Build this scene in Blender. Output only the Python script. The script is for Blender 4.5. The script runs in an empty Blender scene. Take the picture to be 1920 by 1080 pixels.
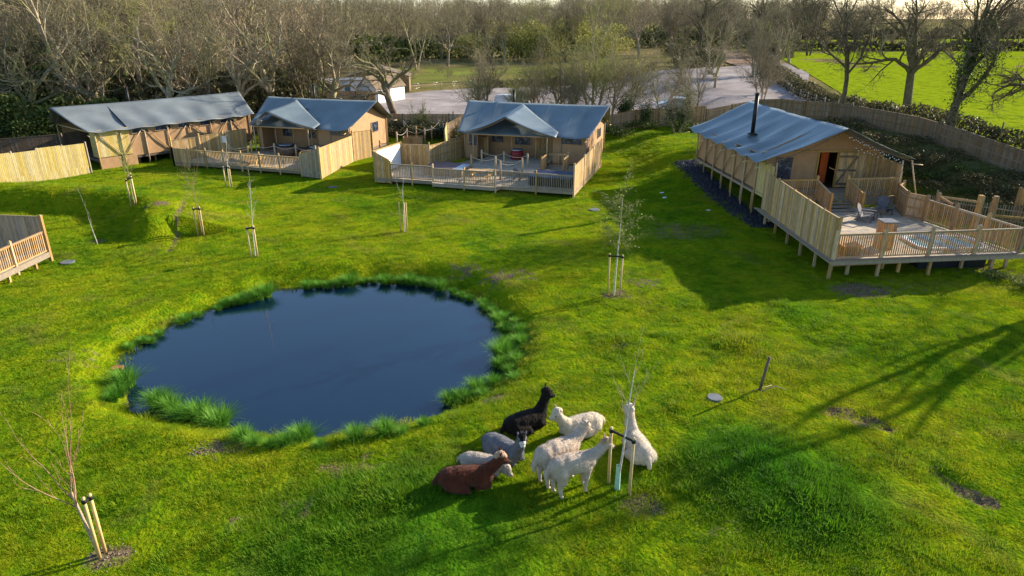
import bpy, bmesh, math, random
import numpy as np
from mathutils import Vector, Matrix, noise as mnoise
R = math.radians
random.seed(7); RNG = np.random.default_rng(7)
scene = bpy.context.scene

# ------------------------------------------------------------------ camera, sky, sun, exposure
H = 11.5; PITCH = R(21.7); FPX = 1280.0
cd = bpy.data.cameras.new('camera'); cam = bpy.data.objects.new('camera', cd)
scene.collection.objects.link(cam); scene.camera = cam
cam.location = (0, 0, H); cam.rotation_euler = (math.pi/2 - PITCH, 0, 0)
cd.sensor_width = 36.0; cd.lens = 36.0*FPX/1920.0; cd.clip_end = 6000
scene.render.resolution_x = 1024; scene.render.resolution_y = 576

SUN_EL = R(21.0); SUN_AZ = R(30); SUN_DIR = Vector((math.cos(SUN_AZ)*math.cos(SUN_EL), math.sin(SUN_AZ)*math.cos(SUN_EL), math.sin(SUN_EL)))
w = bpy.data.worlds.new('World'); scene.world = w; w.use_nodes = True
nt = w.node_tree; nt.nodes.clear()
sky = nt.nodes.new('ShaderNodeTexSky'); sky.sky_type = 'NISHITA'; sky.sun_disc = False
sky.sun_elevation = SUN_EL; sky.sun_rotation = R(90)-SUN_AZ
sky.air_density = 1.0; sky.dust_density = .5; sky.ozone_density = 3.0
bg = nt.nodes.new('ShaderNodeBackground'); bg.inputs[1].default_value = 0.115
ow = nt.nodes.new('ShaderNodeOutputWorld')
nt.links.new(sky.outputs[0], bg.inputs[0]); nt.links.new(bg.outputs[0], ow.inputs[0])
sl = bpy.data.lights.new('sun', 'SUN'); sl.energy = 5.0; sl.angle = R(0.6); sl.color = (1.0, 0.89, 0.71)
so = bpy.data.objects.new('sun', sl); scene.collection.objects.link(so)
so.rotation_euler = SUN_DIR.to_track_quat('Z', 'Y').to_euler()
scene.view_settings.view_transform = 'Standard'; scene.view_settings.look = 'None'
scene.view_settings.exposure = 1.2; scene.view_settings.gamma = 1
scene.render.engine = 'CYCLES'
scene.cycles.max_bounces = 6; scene.cycles.diffuse_bounces = 2; scene.cycles.glossy_bounces = 3
scene.cycles.transparent_max_bounces = 8; scene.cycles.caustics_reflective = False

# ------------------------------------------------------------------ measuring: photo pixel (1920 wide) -> place in the world
CT, ST = math.cos(PITCH), math.sin(PITCH)
def P(px, py, z=0.0):
    u, v = (px-960)/FPX, (py-540)/FPX
    t = (H-z)/(ST+v*CT)
    return Vector((u*t, t*(CT-v*ST), z))
def PY(px, py, Y):
    u, v = (px-960)/FPX, (py-540)/FPX
    t = Y/(CT-v*ST)
    return Vector((u*t, Y, H-t*(ST+v*CT)))

# ------------------------------------------------------------------ objects
C = scene.collection
ORG = {}
def tag(o, label=None, cat=None, group=None, kind=None):
    if label: o['label'] = label
    if cat: o['category'] = cat
    if group: o['group'] = group
    if kind: o['kind'] = kind
    return o
def thing(name, label, cat, loc=(0, 0, 0), group=None):
    o = bpy.data.objects.new(name, None); C.objects.link(o)
    o.location = loc; o.empty_display_size = .2; ORG[o.name] = Vector(loc)
    return tag(o, label, cat, group)
def link(name, me, parent=None, loc=None):
    o = bpy.data.objects.new(name, me); C.objects.link(o)
    if parent: o.parent = parent; ORG[o.name] = ORG[parent.name]
    if loc is not None: o.location = loc
    return o
def dup(root, loc=None, rz=None, sc=None, label=None, group=None):
    def rec(o, par):
        c = o.copy(); C.objects.link(c)
        if par: c.parent = par
        for ch in [k for k in KIDS.get(o.name, [])]:
            rec(ch, c)
        return c
    c = rec(root, None)
    if loc is not None: c.location = loc
    if rz is not None: c.rotation_euler = (0, 0, rz)
    if sc is not None: c.scale = (sc,)*3 if not hasattr(sc, '__len__') else sc
    if label: c['label'] = label
    if group: c['group'] = group
    return c
KIDS = {}
def index_kids(root):
    KIDS[root.name] = [o for o in C.objects if o.parent == root]
    for k in KIDS[root.name]: index_kids(k)

def np_mesh(name, V, F, mat=None, attrs=None, smooth=False):
    """V (n,3), F (m,3|4) -> mesh"""
    V = np.asarray(V, dtype=np.float32); F = np.asarray(F, dtype=np.int32)
    me = bpy.data.meshes.new(name)
    k = F.shape[1]
    me.vertices.add(len(V)); me.vertices.foreach_set('co', V.ravel())
    me.loops.add(F.size); me.loops.foreach_set('vertex_index', F.ravel())
    me.polygons.add(len(F)); me.polygons.foreach_set('loop_start', np.arange(0, F.size, k, dtype=np.int32))
    me.polygons.foreach_set('loop_total', np.full(len(F), k, dtype=np.int32))
    if smooth: me.polygons.foreach_set('use_smooth', np.ones(len(F), dtype=bool))
    me.update(calc_edges=True)
    if attrs:
        for n, (dom, a) in attrs.items():
            at = me.attributes.new(n, 'FLOAT', dom); at.data.foreach_set('value', np.asarray(a, dtype=np.float32))
    if mat: me.materials.append(mat)
    return me

class MB:
    """collects shapes; every shape gets its own 'var' value so boards differ from one another"""
    def __init__(s): s.v = []; s.f = []; s.a = []; s.sm = []
    def add(s, vs, fs, var=None, smooth=False):
        b = len(s.v); s.v += [tuple(x) for x in vs]
        var = random.random() if var is None else var
        for f in fs: s.f.append([b+i for i in f]); s.a.append(var); s.sm.append(smooth)
        return s
    def hexa(s, p, var=None):       # 8 points, bottom loop then top loop
        return s.add(p, [(3,2,1,0),(4,5,6,7),(0,1,5,4),(1,2,6,5),(2,3,7,6),(3,0,4,7)], var)
    def box(s, c, sz, rz=0.0, var=None, M=None):
        x, y, z = sz[0]/2, sz[1]/2, sz[2]/2
        if M is None: M = Matrix.Rotation(rz, 3, 'Z')
        c = Vector(c)
        return s.hexa([c+M@Vector(q) for q in ((-x,-y,-z),(x,-y,-z),(x,y,-z),(-x,y,-z),(-x,-y,z),(x,-y,z),(x,y,z),(-x,y,z))], var)
    def bar(s, p, q, wd, ht, up=(0,0,1), var=None):      # rectangular bar from p to q
        p, q = Vector(p), Vector(q); d = (q-p)
        if d.length < 1e-5: return s
        d.normalize(); upv = Vector(up)
        sx = d.cross(upv)
        if sx.length < 1e-3: sx = d.cross(Vector((0,1,0)))
        sx.normalize(); uz = sx.cross(d).normalized()
        a, b = sx*wd/2, uz*ht/2
        return s.hexa([p-a-b, p+a-b, q+a-b, q-a-b, p-a+b, p+a+b, q+a+b, q-a+b], var)
    def tube(s, pts, rad, n=6, cap=True, var=None, smooth=True):
        pts = [Vector(p) for p in pts]
        if not hasattr(rad, '__len__'): rad = [rad]*len(pts)
        vs = []; ref = None
        for i, p in enumerate(pts):
            d = (pts[min(i+1, len(pts)-1)]-pts[max(i-1, 0)]).normalized()
            if ref is None: ref = d.cross(Vector((0.3,1,0.2)))
            ref = (ref - d*ref.dot(d)).normalized(); o = d.cross(ref)
            for k in range(n):
                a = 2*math.pi*k/n
                vs.append(p + (ref*math.cos(a)+o*math.sin(a))*rad[i])
        fs = []
        for i in range(len(pts)-1):
            for k in range(n):
                a, b = i*n+k, i*n+(k+1)%n
                fs.append((a, b, b+n, a+n))
        if cap: fs.append(tuple(range(n-1, -1, -1))); fs.append(tuple(range((len(pts)-1)*n, len(pts)*n)))
        return s.add(vs, fs, var, smooth)
    def ball(s, c, r, sc=(1,1,1), n=10, m=7, M=None, var=None):
        c = Vector(c); vs = []; fs = []
        M = M or Matrix.Identity(3)
        for j in range(m+1):
            th = math.pi*j/m
            for i in range(n):
                a = 2*math.pi*i/n
                vs.append(c + M@Vector((math.sin(th)*math.cos(a)*r*sc[0], math.sin(th)*math.sin(a)*r*sc[1], math.cos(th)*r*sc[2])))
        for j in range(m):
            for i in range(n):
                fs.append((j*n+i, (j+1)*n+i, (j+1)*n+(i+1)%n, j*n+(i+1)%n))
        return s.add(vs, fs, var, True)
    def patch(s, fn, nu, nv, var=None, smooth=True):
        vs = [fn(i/nu, j/nv) for j in range(nv+1) for i in range(nu+1)]
        fs = [(j*(nu+1)+i, j*(nu+1)+i+1, (j+1)*(nu+1)+i+1, (j+1)*(nu+1)+i) for j in range(nv) for i in range(nu)]
        return s.add(vs, fs, var, smooth)
    def build(s, name, mat, parent=None, solid=None, bevel=None):
        me = bpy.data.meshes.new(name)
        org = ORG[parent.name] if parent else Vector((0,0,0))
        me.from_pydata([(v[0]-org.x, v[1]-org.y, v[2]-org.z) for v in s.v], [], s.f)
        at = me.attributes.new('var', 'FLOAT', 'FACE'); at.data.foreach_set('value', s.a)
        me.polygons.foreach_set('use_smooth', s.sm)
        me.materials.append(mat); me.update()
        o = link(name, me, parent)
        if solid:
            m = o.modifiers.new('Solidify', 'SOLIDIFY'); m.thickness = solid; m.offset = 0
        if bevel:
            m = o.modifiers.new('Bevel', 'BEVEL'); m.width = bevel; m.segments = 2; m.limit_method = 'ANGLE'
        return o

# ------------------------------------------------------------------ materials
def newmat(name):
    m = bpy.data.materials.new(name); m.use_nodes = True
    n = m.node_tree.nodes; l = m.node_tree.links; n.clear()
    out = n.new('ShaderNodeOutputMaterial'); b = n.new('ShaderNodeBsdfPrincipled'); l.new(b.outputs[0], out.inputs[0])
    return m, n, l, b
def ramp(n, cols):
    r = n.new('ShaderNodeValToRGB'); cr = r.color_ramp
    while len(cr.elements) < len(cols): cr.elements.new(.5)
    for e, (p, c) in zip(cr.elements, cols): e.position = p; e.color = (*c, 1)
    return r
def plain(name, col, rough=.7, metal=0, nscale=8, namt=.18, bump=0.0, var=0.0, spec=.3, sheen=0, stretch=(1,1,1)):
    m, n, l, b = newmat(name)
    tc = n.new('ShaderNodeTexCoord'); mp = n.new('ShaderNodeMapping'); mp.inputs['Scale'].default_value = stretch
    l.new(tc.outputs['Object'], mp.inputs[0])
    no = n.new('ShaderNodeTexNoise'); no.inputs['Scale'].default_value = nscale; no.inputs['Detail'].default_value = 5
    l.new(mp.outputs[0], no.inputs[0])
    rp = ramp(n, [(.25, tuple(c*(1-namt*1.4) for c in col)), (.75, tuple(min(1, c*(1+namt)) for c in col))])
    l.new(no.outputs[0], rp.inputs[0]); src = rp.outputs[0]
    if var:
        at = n.new('ShaderNodeAttribute'); at.attribute_name = 'var'
        hs = n.new('ShaderNodeHueSaturation'); mr = n.new('ShaderNodeMapRange')
        mr.inputs[3].default_value = 1-var; mr.inputs[4].default_value = 1+var
        l.new(at.outputs['Fac'], mr.inputs[0]); l.new(mr.outputs[0], hs.inputs['Value']); l.new(src, hs.inputs['Color'])
        mr2 = n.new('ShaderNodeMapRange'); mr2.inputs[3].default_value = .78; mr2.inputs[4].default_value = 1.12
        ml = n.new('ShaderNodeMath'); ml.operation = 'FRACT'; m2 = n.new('ShaderNodeMath'); m2.operation = 'MULTIPLY'; m2.inputs[1].default_value = 7.3
        l.new(at.outputs['Fac'], m2.inputs[0]); l.new(m2.outputs[0], ml.inputs[0]); l.new(ml.outputs[0], mr2.inputs[0]); l.new(mr2.outputs[0], hs.inputs['Saturation'])
        src = hs.outputs[0]
    l.new(src, b.inputs['Base Color'])
    b.inputs['Roughness'].default_value = rough; b.inputs['Metallic'].default_value = metal
    b.inputs['Specular IOR Level'].default_value = spec
    if sheen: b.inputs['Sheen Weight'].default_value = sheen; b.inputs['Sheen Roughness'].default_value = .5
    if bump:
        bp = n.new('ShaderNodeBump'); bp.inputs['Strength'].default_value = bump; bp.inputs['Distance'].default_value = .02
        l.new(no.outputs[0], bp.inputs['Height']); l.new(bp.outputs[0], b.inputs['Normal'])
    return m
M = {}
M['timber'] = plain('new_timber', (.48,.30,.115), .75, nscale=6, namt=.30, var=.30, stretch=(4,4,.5), bump=.25)
M['timber_warm'] = plain('warm_timber', (.46,.27,.11), .75, nscale=6, namt=.30, var=.30, stretch=(4,4,.5), bump=.25)
M['timber_yellow'] = plain('yellow_timber', (.60,.44,.15), .75, nscale=5, namt=.2, var=.16, stretch=(4,4,.6), bump=.2)
M['timber_grey'] = plain('weathered_timber', (.33,.25,.165), .8, nscale=6, namt=.25, var=.22, stretch=(4,4,.6), bump=.2)
M['timber_dark'] = plain('dark_timber', (.17,.11,.07), .8, nscale=6, namt=.25, var=.2, bump=.2)
M['deck'] = plain('deck_boards', (.46,.37,.26), .7, nscale=3, namt=.25, var=.13, bump=.2)
M['old_fence'] = plain('old_fence_boards', (.21,.14,.07), .8, nscale=4, namt=.25, var=.22, stretch=(4,4,.6), bump=.2)
M['pole'] = plain('round_pole', (.45,.30,.15), .7, nscale=10, namt=.2, var=.15)
M['canvas_wall'] = plain('tan_canvas', (.44,.255,.125), .8, nscale=2.5, namt=.10, bump=.25)
M['flap'] = plain('tan_canvas_seam', (.42,.26,.14), .8, nscale=6, namt=.1)
M['pvc'] = None
M['white'] = plain('white_paint', (.78,.78,.77), .5, nscale=3, namt=.05)
M['metal'] = plain('bare_metal', (.55,.56,.58), .35, metal=.7, nscale=20, namt=.1)
M['black_metal'] = plain('black_metal', (.015,.015,.016), .5, nscale=20, namt=.2)
M['black_plastic'] = plain('black_plastic', (.014,.015,.018), .55, nscale=4, namt=.3)
M['rope'] = plain('rope', (.55,.48,.36), .9, nscale=40, namt=.2)
M['red'] = plain('red_barrel', (.26,.02,.02), .4, nscale=5, namt=.2)
M['navy'] = plain('navy_cover', (.02,.035,.085), .5, nscale=4, namt=.3, bump=.4)
M['brown_cover'] = plain('brown_cover', (.17,.10,.085), .6, nscale=3, namt=.2)
M['green_box'] = plain('dark_green_interior', (.02,.03,.02), .8)
M['interior'] = plain('interior_shade', (.02,.016,.013), .9)  # near-black colour standing in for the shade inside porches and rooms
M['orange'] = plain('orange_curtain', (.75,.16,.03), .8, nscale=5, namt=.15, stretch=(8,8,1))
M['paper'] = plain('paper', (.8,.8,.8), .6)
M['slate'] = plain('slate', (.028,.03,.038), .6, nscale=10, namt=.5, var=.5)
M['stone'] = plain('stone', (.20,.155,.11), .8, nscale=12, namt=.3, var=.3)
M['brick'] = plain('brick_red', (.36,.11,.05), .8, nscale=12, namt=.2)
M['concrete'] = plain('concrete', (.14,.15,.165), .8, nscale=8, namt=.15)
M['guard'] = plain('pale_green_tube', (.38,.60,.45), .5, nscale=8, namt=.1)
M['rubber'] = plain('black_rubber', (.012,.012,.012), .6)
M['stake'] = plain('stake_wood', (.60,.42,.18), .7, nscale=12, namt=.18, var=.1, stretch=(3,3,.5))
M['bark_sap'] = plain('sapling_bark', (.40,.30,.21), .8, nscale=14, namt=.3)
M['bark_red'] = plain('reddish_bark', (.34,.19,.11), .7, nscale=14, namt=.25)
M['birch_bark'] = plain('pale_bark', (.55,.50,.42), .7, nscale=14, namt=.3)
M['car_white'] = plain('white_car_paint', (.75,.77,.80), .25, nscale=2, namt=.03, spec=.6)
M['car_silver'] = plain('silver_car_paint', (.42,.50,.56), .25, metal=.3, nscale=2, namt=.05)
M['glass_dark'] = plain('car_glass', (.10,.20,.24), .08, nscale=2, namt=.1, spec=.8)
M['tarmac_roof'] = plain('grey_roof', (.2,.19,.185), .8)
M['chair_grey'] = plain('grey_chair', (.13,.135,.15), .6, nscale=8, namt=.2, var=.1)

def pvc_mat():
    m, n, l, b = newmat('clear_plastic_window')
    tc = n.new('ShaderNodeTexCoord'); vo = n.new('ShaderNodeTexNoise'); vo.inputs['Scale'].default_value = 3.2; vo.inputs['Detail'].default_value = 3; vo.inputs['Distortion'].default_value = 1.5
    l.new(tc.outputs['Object'], vo.inputs[0])
    rp = ramp(n, [(.35, (.015,.02,.035)), (.6, (.05,.065,.095)), (.72, (.25,.27,.3))]); l.new(vo.outputs[0], rp.inputs[0])
    l.new(rp.outputs[0], b.inputs['Base Color']); b.inputs['Roughness'].default_value = .12
    bp = n.new('ShaderNodeBump'); bp.inputs['Strength'].default_value = .6; bp.inputs['Distance'].default_value = .05
    l.new(vo.outputs[0], bp.inputs['Height']); l.new(bp.outputs[0], b.inputs['Normal'])
    return m
M['pvc'] = pvc_mat()

def canvas_roof(name, col, rough):
    m, n, l, b = newmat(name)
    tc = n.new('ShaderNodeTexCoord')
    no = n.new('ShaderNodeTexNoise'); no.inputs['Scale'].default_value = .55; no.inputs['Detail'].default_value = 4
    l.new(tc.outputs['Object'], no.inputs[0])
    n2 = n.new('ShaderNodeTexNoise'); n2.inputs['Scale'].default_value = 14; n2.inputs['Detail'].default_value = 4
    l.new(tc.outputs['Object'], n2.inputs[0])
    rp = ramp(n, [(.3, tuple(c*.8 for c in col)), (.7, tuple(c*1.2 for c in col))]); l.new(no.outputs[0], rp.inputs[0])
    mx = n.new('ShaderNodeMixRGB'); mx.blend_type = 'MULTIPLY'; mx.inputs[0].default_value = .35
    rp2 = ramp(n, [(.3, (.75,.75,.73)), (.6, (1,1,1))]); l.new(n2.outputs[0], rp2.inputs[0])
    l.new(rp.outputs[0], mx.inputs[1]); l.new(rp2.outputs[0], mx.inputs[2]); l.new(mx.outputs[0], b.inputs['Base Color'])
    mr = n.new('ShaderNodeMapRange'); mr.inputs[3].default_value = rough-.07; mr.inputs[4].default_value = rough+.12
    l.new(no.outputs[0], mr.inputs[0]); l.new(mr.outputs[0], b.inputs['Roughness'])
    b.inputs['Specular IOR Level'].default_value = .6
    bp = n.new('ShaderNodeBump'); bp.inputs['Strength'].default_value = .25; bp.inputs['Distance'].default_value = .03
    l.new(no.outputs[0], bp.inputs['Height']); l.new(bp.outputs[0], b.inputs['Normal'])
    return m
M['roof'] = canvas_roof('grey_green_roof_canvas', (.155,.19,.20), .38)
M['seam'] = plain('roof_seam', (.10,.135,.155), .6)
M['roof_grey'] = canvas_roof('grey_roof_canvas', (.15,.17,.175), .5)

def bark_mat(name, c0, c1, moss, mossamt):
    m, n, l, b = newmat(name)
    tc = n.new('ShaderNodeTexCoord'); geo = n.new('ShaderNodeNewGeometry')
    no = n.new('ShaderNodeTexNoise'); no.inputs['Scale'].default_value = 2.5; no.inputs['Detail'].default_value = 6
    l.new(tc.outputs['Object'], no.inputs[0])
    rp = ramp(n, [(.3, c0), (.7, c1)]); l.new(no.outputs[0], rp.inputs[0])
    n2 = n.new('ShaderNodeTexNoise'); n2.inputs['Scale'].default_value = .35; l.new(geo.outputs['Position'], n2.inputs[0])
    r2 = ramp(n, [(.45, (0,0,0)), (.65, (1,1,1))]); l.new(n2.outputs[0], r2.inputs[0])
    mu = n.new('ShaderNodeMath'); mu.operation = 'MULTIPLY'; mu.inputs[1].default_value = mossamt; l.new(r2.outputs[0], mu.inputs[0])
    mx = n.new('ShaderNodeMixRGB'); l.new(mu.outputs[0], mx.inputs[0]); l.new(rp.outputs[0], mx.inputs[1]); mx.inputs[2].default_value = (*moss, 1)
    oi = n.new('ShaderNodeObjectInfo'); hs = n.new('ShaderNodeHueSaturation'); mr = n.new('ShaderNodeMapRange')
    mr.inputs[3].default_value = .75; mr.inputs[4].default_value = 1.25; l.new(oi.outputs['Random'], mr.inputs[0])
    l.new(mr.outputs[0], hs.inputs['Value']); l.new(mx.outputs[0], hs.inputs['Color']); l.new(hs.outputs[0], b.inputs['Base Color'])
    b.inputs['Roughness'].default_value = .9; b.inputs['Specular IOR Level'].default_value = .15
    return m
M['bark'] = bark_mat('oak_bark', (.20,.155,.10), (.44,.36,.24), (.24,.24,.06), .6)
M['bark_dark'] = bark_mat('dark_bark', (.085,.065,.042), (.20,.155,.10), (.13,.14,.04), .6)
M['twig_dark'] = bark_mat('dark_twigs', (.10,.08,.052), (.19,.15,.10), (.15,.14,.06), .4)
M['twig'] = bark_mat('oak_twigs', (.15,.125,.075), (.27,.225,.14), (.24,.23,.09), .5)
M['twig_green'] = bark_mat('budding_twigs', (.22,.20,.07), (.36,.34,.12), (.34,.36,.10), .6)
M['twig_red'] = bark_mat('reddish_twigs', (.19,.135,.085), (.31,.225,.145), (.26,.22,.10), .4)

def leaf_mat(name, ca, cb, trans=.3):
    m, n, l, b = newmat(name)
    geo = n.new('ShaderNodeNewGeometry'); no = n.new('ShaderNodeTexNoise'); no.inputs['Scale'].default_value = 1.1; no.inputs['Detail'].default_value = 4
    l.new(geo.outputs['Position'], no.inputs[0])
    at = n.new('ShaderNodeAttribute'); at.attribute_name = 'var'
    ad = n.new('ShaderNodeMath'); ad.operation = 'ADD'; l.new(no.outputs[0], ad.inputs[0])
    ms = n.new('ShaderNodeMath'); ms.operation = 'MULTIPLY_ADD'; ms.inputs[1].default_value = .5; ms.inputs[2].default_value = -.25
    l.new(at.outputs['Fac'], ms.inputs[0]); l.new(ms.outputs[0], ad.inputs[1])
    rp = ramp(n, [(.3, ca), (.7, cb)]); l.new(ad.outputs[0], rp.inputs[0]); l.new(rp.outputs[0], b.inputs['Base Color'])
    b.inputs['Roughness'].default_value = .55; b.inputs['Specular IOR Level'].default_value = .12
    tr = n.new('ShaderNodeBsdfTranslucent'); l.new(rp.outputs[0], tr.inputs[0])
    mx = n.new('ShaderNodeMixShader'); mx.inputs[0].default_value = trans
    out = [x for x in n if x.type == 'OUTPUT_MATERIAL'][0]
    l.new(b.outputs[0], mx.inputs[1]); l.new(tr.outputs[0], mx.inputs[2]); l.new(mx.outputs[0], out.inputs[0])
    return m
M['ivy'] = leaf_mat('ivy_leaves', (.018,.040,.010), (.06,.10,.02))
M['shrub'] = leaf_mat('shrub_leaves', (.028,.045,.010), (.13,.16,.035))
M['shrub_pale'] = leaf_mat('pale_shrub_leaves', (.20,.20,.04), (.42,.40,.10))
M['hedge'] = leaf_mat('hedge_leaves', (.04,.04,.018), (.13,.115,.045))
M['birch_leaf'] = leaf_mat('birch_leaves', (.10,.13,.03), (.24,.26,.07))
M['sedge'] = leaf_mat('sedge_blades', (.055,.19,.010), (.21,.42,.05), .4)
M['bramble'] = leaf_mat('bramble_leaves', (.05,.05,.015), (.19,.15,.06))

def grass_group():
    """grass colour by place, shared by the turf and its blades"""
    g = bpy.data.node_groups.new('grass_colour', 'ShaderNodeTree')
    g.interface.new_socket('Color', in_out='OUTPUT', socket_type='NodeSocketColor')
    n = g.nodes; l = g.links
    geo = n.new('ShaderNodeNewGeometry'); go = n.new('NodeGroupOutput')
    def nz(sc, det=4, dist=0):
        x = n.new('ShaderNodeTexNoise'); x.inputs['Scale'].default_value = sc; x.inputs['Detail'].default_value = det; x.inputs['Distortion'].default_value = dist
        l.new(geo.outputs['Position'], x.inputs[0]); return x
    a = nz(.16, 5, .6); b = nz(.9, 5, .4); c = nz(4.5, 3)
    add = n.new('ShaderNodeMath'); add.operation = 'MULTIPLY_ADD'; add.inputs[1].default_value = .55; am = n.new('ShaderNodeMath'); am.operation = 'MULTIPLY'; am.inputs[1].default_value = .6; l.new(a.outputs[0], am.inputs[0]); l.new(b.outputs[0], add.inputs[0]); l.new(am.outputs[0], add.inputs[2])
    add2 = n.new('ShaderNodeMath'); add2.operation = 'MULTIPLY_ADD'; add2.inputs[1].default_value = .55; l.new(c.outputs[0], add2.inputs[0]); l.new(add.outputs[0], add2.inputs[2])
    rp = ramp(n, [(.58, (.090,.190,.006)), (.73, (.170,.265,.006)), (.88, (.262,.308,.008)), (.97, (.29,.31,.012))])
    sub = n.new('ShaderNodeMath'); sub.operation = 'SUBTRACT'; sub.inputs[1].default_value = 0.07
    l.new(add2.outputs[0], sub.inputs[0]); l.new(sub.outputs[0], rp.inputs[0])
    # olive worn patches
    d = nz(.33, 6, 1.0); r2 = ramp(n, [(.56, (0,0,0)), (.70, (1,1,1))]); l.new(d.outputs[0], r2.inputs[0])
    mu = n.new('ShaderNodeMath'); mu.operation = 'MULTIPLY'; mu.inputs[1].default_value = .5; l.new(r2.outputs[0], mu.inputs[0])
    mx = n.new('ShaderNodeMixRGB'); l.new(mu.outputs[0], mx.inputs[0]); l.new(rp.outputs[0], mx.inputs[1]); mx.inputs[2].default_value = (.22,.20,.04,1)
    cur = mx.outputs[0]
    for (qx, qy, rad) in ((690,1015,3.2),(860,1045,2.2),(1450,900,2.6),(1540,945,2.0),(1395,860,1.4),(1500,585,1.2)):
        q = P(qx, qy); vd = n.new('ShaderNodeVectorMath'); vd.operation = 'DISTANCE'; vd.inputs[1].default_value = (q.x, q.y, 0); l.new(geo.outputs['Position'], vd.inputs[0])
        ms_ = n.new('ShaderNodeMath'); ms_.operation = 'MULTIPLY_ADD'; ms_.inputs[1].default_value = -3.0; l.new(b.outputs[0], ms_.inputs[0]); l.new(vd.outputs['Value'], ms_.inputs[2])
        mr_ = n.new('ShaderNodeMapRange'); mr_.interpolation_type = 'SMOOTHSTEP'; mr_.inputs[1].default_value = rad-2.4; mr_.inputs[2].default_value = rad-.6; mr_.inputs[3].default_value = .55; mr_.inputs[4].default_value = 0; l.new(ms_.outputs[0], mr_.inputs[0])
        m_ = n.new('ShaderNodeMixRGB'); l.new(mr_.outputs[0], m_.inputs[0]); l.new(cur, m_.inputs[1]); m_.inputs[2].default_value = (.045,.175,.008,1); cur = m_.outputs[0]
    l.new(cur, go.inputs[0])
    return g
GG = grass_group()
def ground_mat():
    m, n, l, b = newmat('ground')
    g = n.new('ShaderNodeGroup'); g.node_tree = GG
    geo = n.new('ShaderNodeNewGeometry')
    def nz(sc, det=5):
        x = n.new('ShaderNodeTexNoise'); x.inputs['Scale'].default_value = sc; x.inputs['Detail'].default_value = det
        l.new(geo.outputs['Position'], x.inputs[0]); return x
    n1 = nz(3.0); n2 = nz(14, 4)
    soil = ramp(n, [(.3, (.085,.055,.030)), (.7, (.24,.175,.105))]); l.new(n2.outputs[0], soil.inputs[0])
    wood = ramp(n, [(.35, (.055,.050,.020)), (.65, (.15,.115,.065))]); l.new(n1.outputs[0], wood.inputs[0])
    rough = ramp(n, [(.35, (.12,.12,.035)), (.65, (.25,.19,.09))]); l.new(nz(.12).outputs[0], rough.inputs[0])
    dk = n.new('ShaderNodeHueSaturation'); dk.inputs['Value'].default_value = .72; l.new(g.outputs[0], dk.inputs['Color'])
    cur = dk.outputs[0]
    for nm, src in (('rough', rough), ('wood', wood), ('soil', soil)):
        at = n.new('ShaderNodeAttribute'); at.attribute_name = nm
        if nm == 'soil':
            r = ramp(n, [(.60, (0,0,0)), (.80, (1,1,1))])
            ad = n.new('ShaderNodeMath'); ad.operation = 'MULTIPLY_ADD'; ad.inputs[1].default_value = .9
            ms = n.new('ShaderNodeMath'); ms.operation = 'MULTIPLY_ADD'; ms.inputs[1].default_value = 1.0; ms.inputs[2].default_value = -.2
            l.new(at.outputs['Fac'], ms.inputs[0])
            l.new(n1.outputs[0], ad.inputs[0]); l.new(ms.outputs[0], ad.inputs[2]); l.new(ad.outputs[0], r.inputs[0]); fac = r.outputs[0]
        else: fac = at.outputs['Fac']
        mx = n.new('ShaderNodeMixRGB'); l.new(fac, mx.inputs[0]); l.new(cur, mx.inputs[1]); l.new(src.outputs[0], mx.inputs[2]); cur = mx.outputs[0]
    l.new(cur, b.inputs['Base Color']); b.inputs['Roughness'].default_value = 1; b.inputs['Specular IOR Level'].default_value = 0
    n3 = nz(9, 6)
    bp = n.new('ShaderNodeBump'); bp.inputs['Strength'].default_value = .9; bp.inputs['Distance'].default_value = .12
    l.new(n3.outputs[0], bp.inputs['Height']); l.new(bp.outputs[0], b.inputs['Normal'])
    return m
M['ground'] = ground_mat()
def blade_mat():
    m, n, l, b = newmat('grass_blades')
    g = n.new('ShaderNodeGroup'); g.node_tree = GG
    oi = n.new('ShaderNodeObjectInfo'); hs = n.new('ShaderNodeHueSaturation'); mr = n.new('ShaderNodeMapRange')
    mr.inputs[3].default_value = .85; mr.inputs[4].default_value = 1.35; l.new(oi.outputs['Random'], mr.inputs[0]); l.new(mr.outputs[0], hs.inputs['Value'])
    l.new(g.outputs[0], hs.inputs['Color']); l.new(hs.outputs[0], b.inputs['Base Color'])
    b.inputs['Roughness'].default_value = .6; b.inputs['Specular IOR Level'].default_value = .12
    tr = n.new('ShaderNodeBsdfTranslucent'); l.new(hs.outputs[0], tr.inputs[0])
    mx = n.new('ShaderNodeMixShader'); mx.inputs[0].default_value = .4
    out = [x for x in n if x.type == 'OUTPUT_MATERIAL'][0]
    l.new(b.outputs[0], mx.inputs[1]); l.new(tr.outputs[0], mx.inputs[2]); l.new(mx.outputs[0], out.inputs[0])
    return m
M['blade'] = blade_mat()
def mottled(name, cols, scales, bump=.5, rough=.95):
    m, n, l, b = newmat(name); geo = n.new('ShaderNodeNewGeometry')
    x = n.new('ShaderNodeTexNoise'); x.inputs['Scale'].default_value = scales[0]; x.inputs['Detail'].default_value = 8; x.inputs['Roughness'].default_value = .65
    l.new(geo.outputs['Position'], x.inputs[0]); r = ramp(n, cols); l.new(x.outputs[0], r.inputs[0]); l.new(r.outputs[0], b.inputs['Base Color'])
    y = n.new('ShaderNodeTexNoise'); y.inputs['Scale'].default_value = scales[1]; y.inputs['Detail'].default_value = 5; l.new(geo.outputs['Position'], y.inputs[0])
    bp = n.new('ShaderNodeBump'); bp.inputs['Strength'].default_value = bump; bp.inputs['Distance'].default_value = .1
    l.new(y.outputs[0], bp.inputs['Height']); l.new(bp.outputs[0], b.inputs['Normal'])
    b.inputs['Roughness'].default_value = rough; b.inputs['Specular IOR Level'].default_value = 0
    return m
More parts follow.
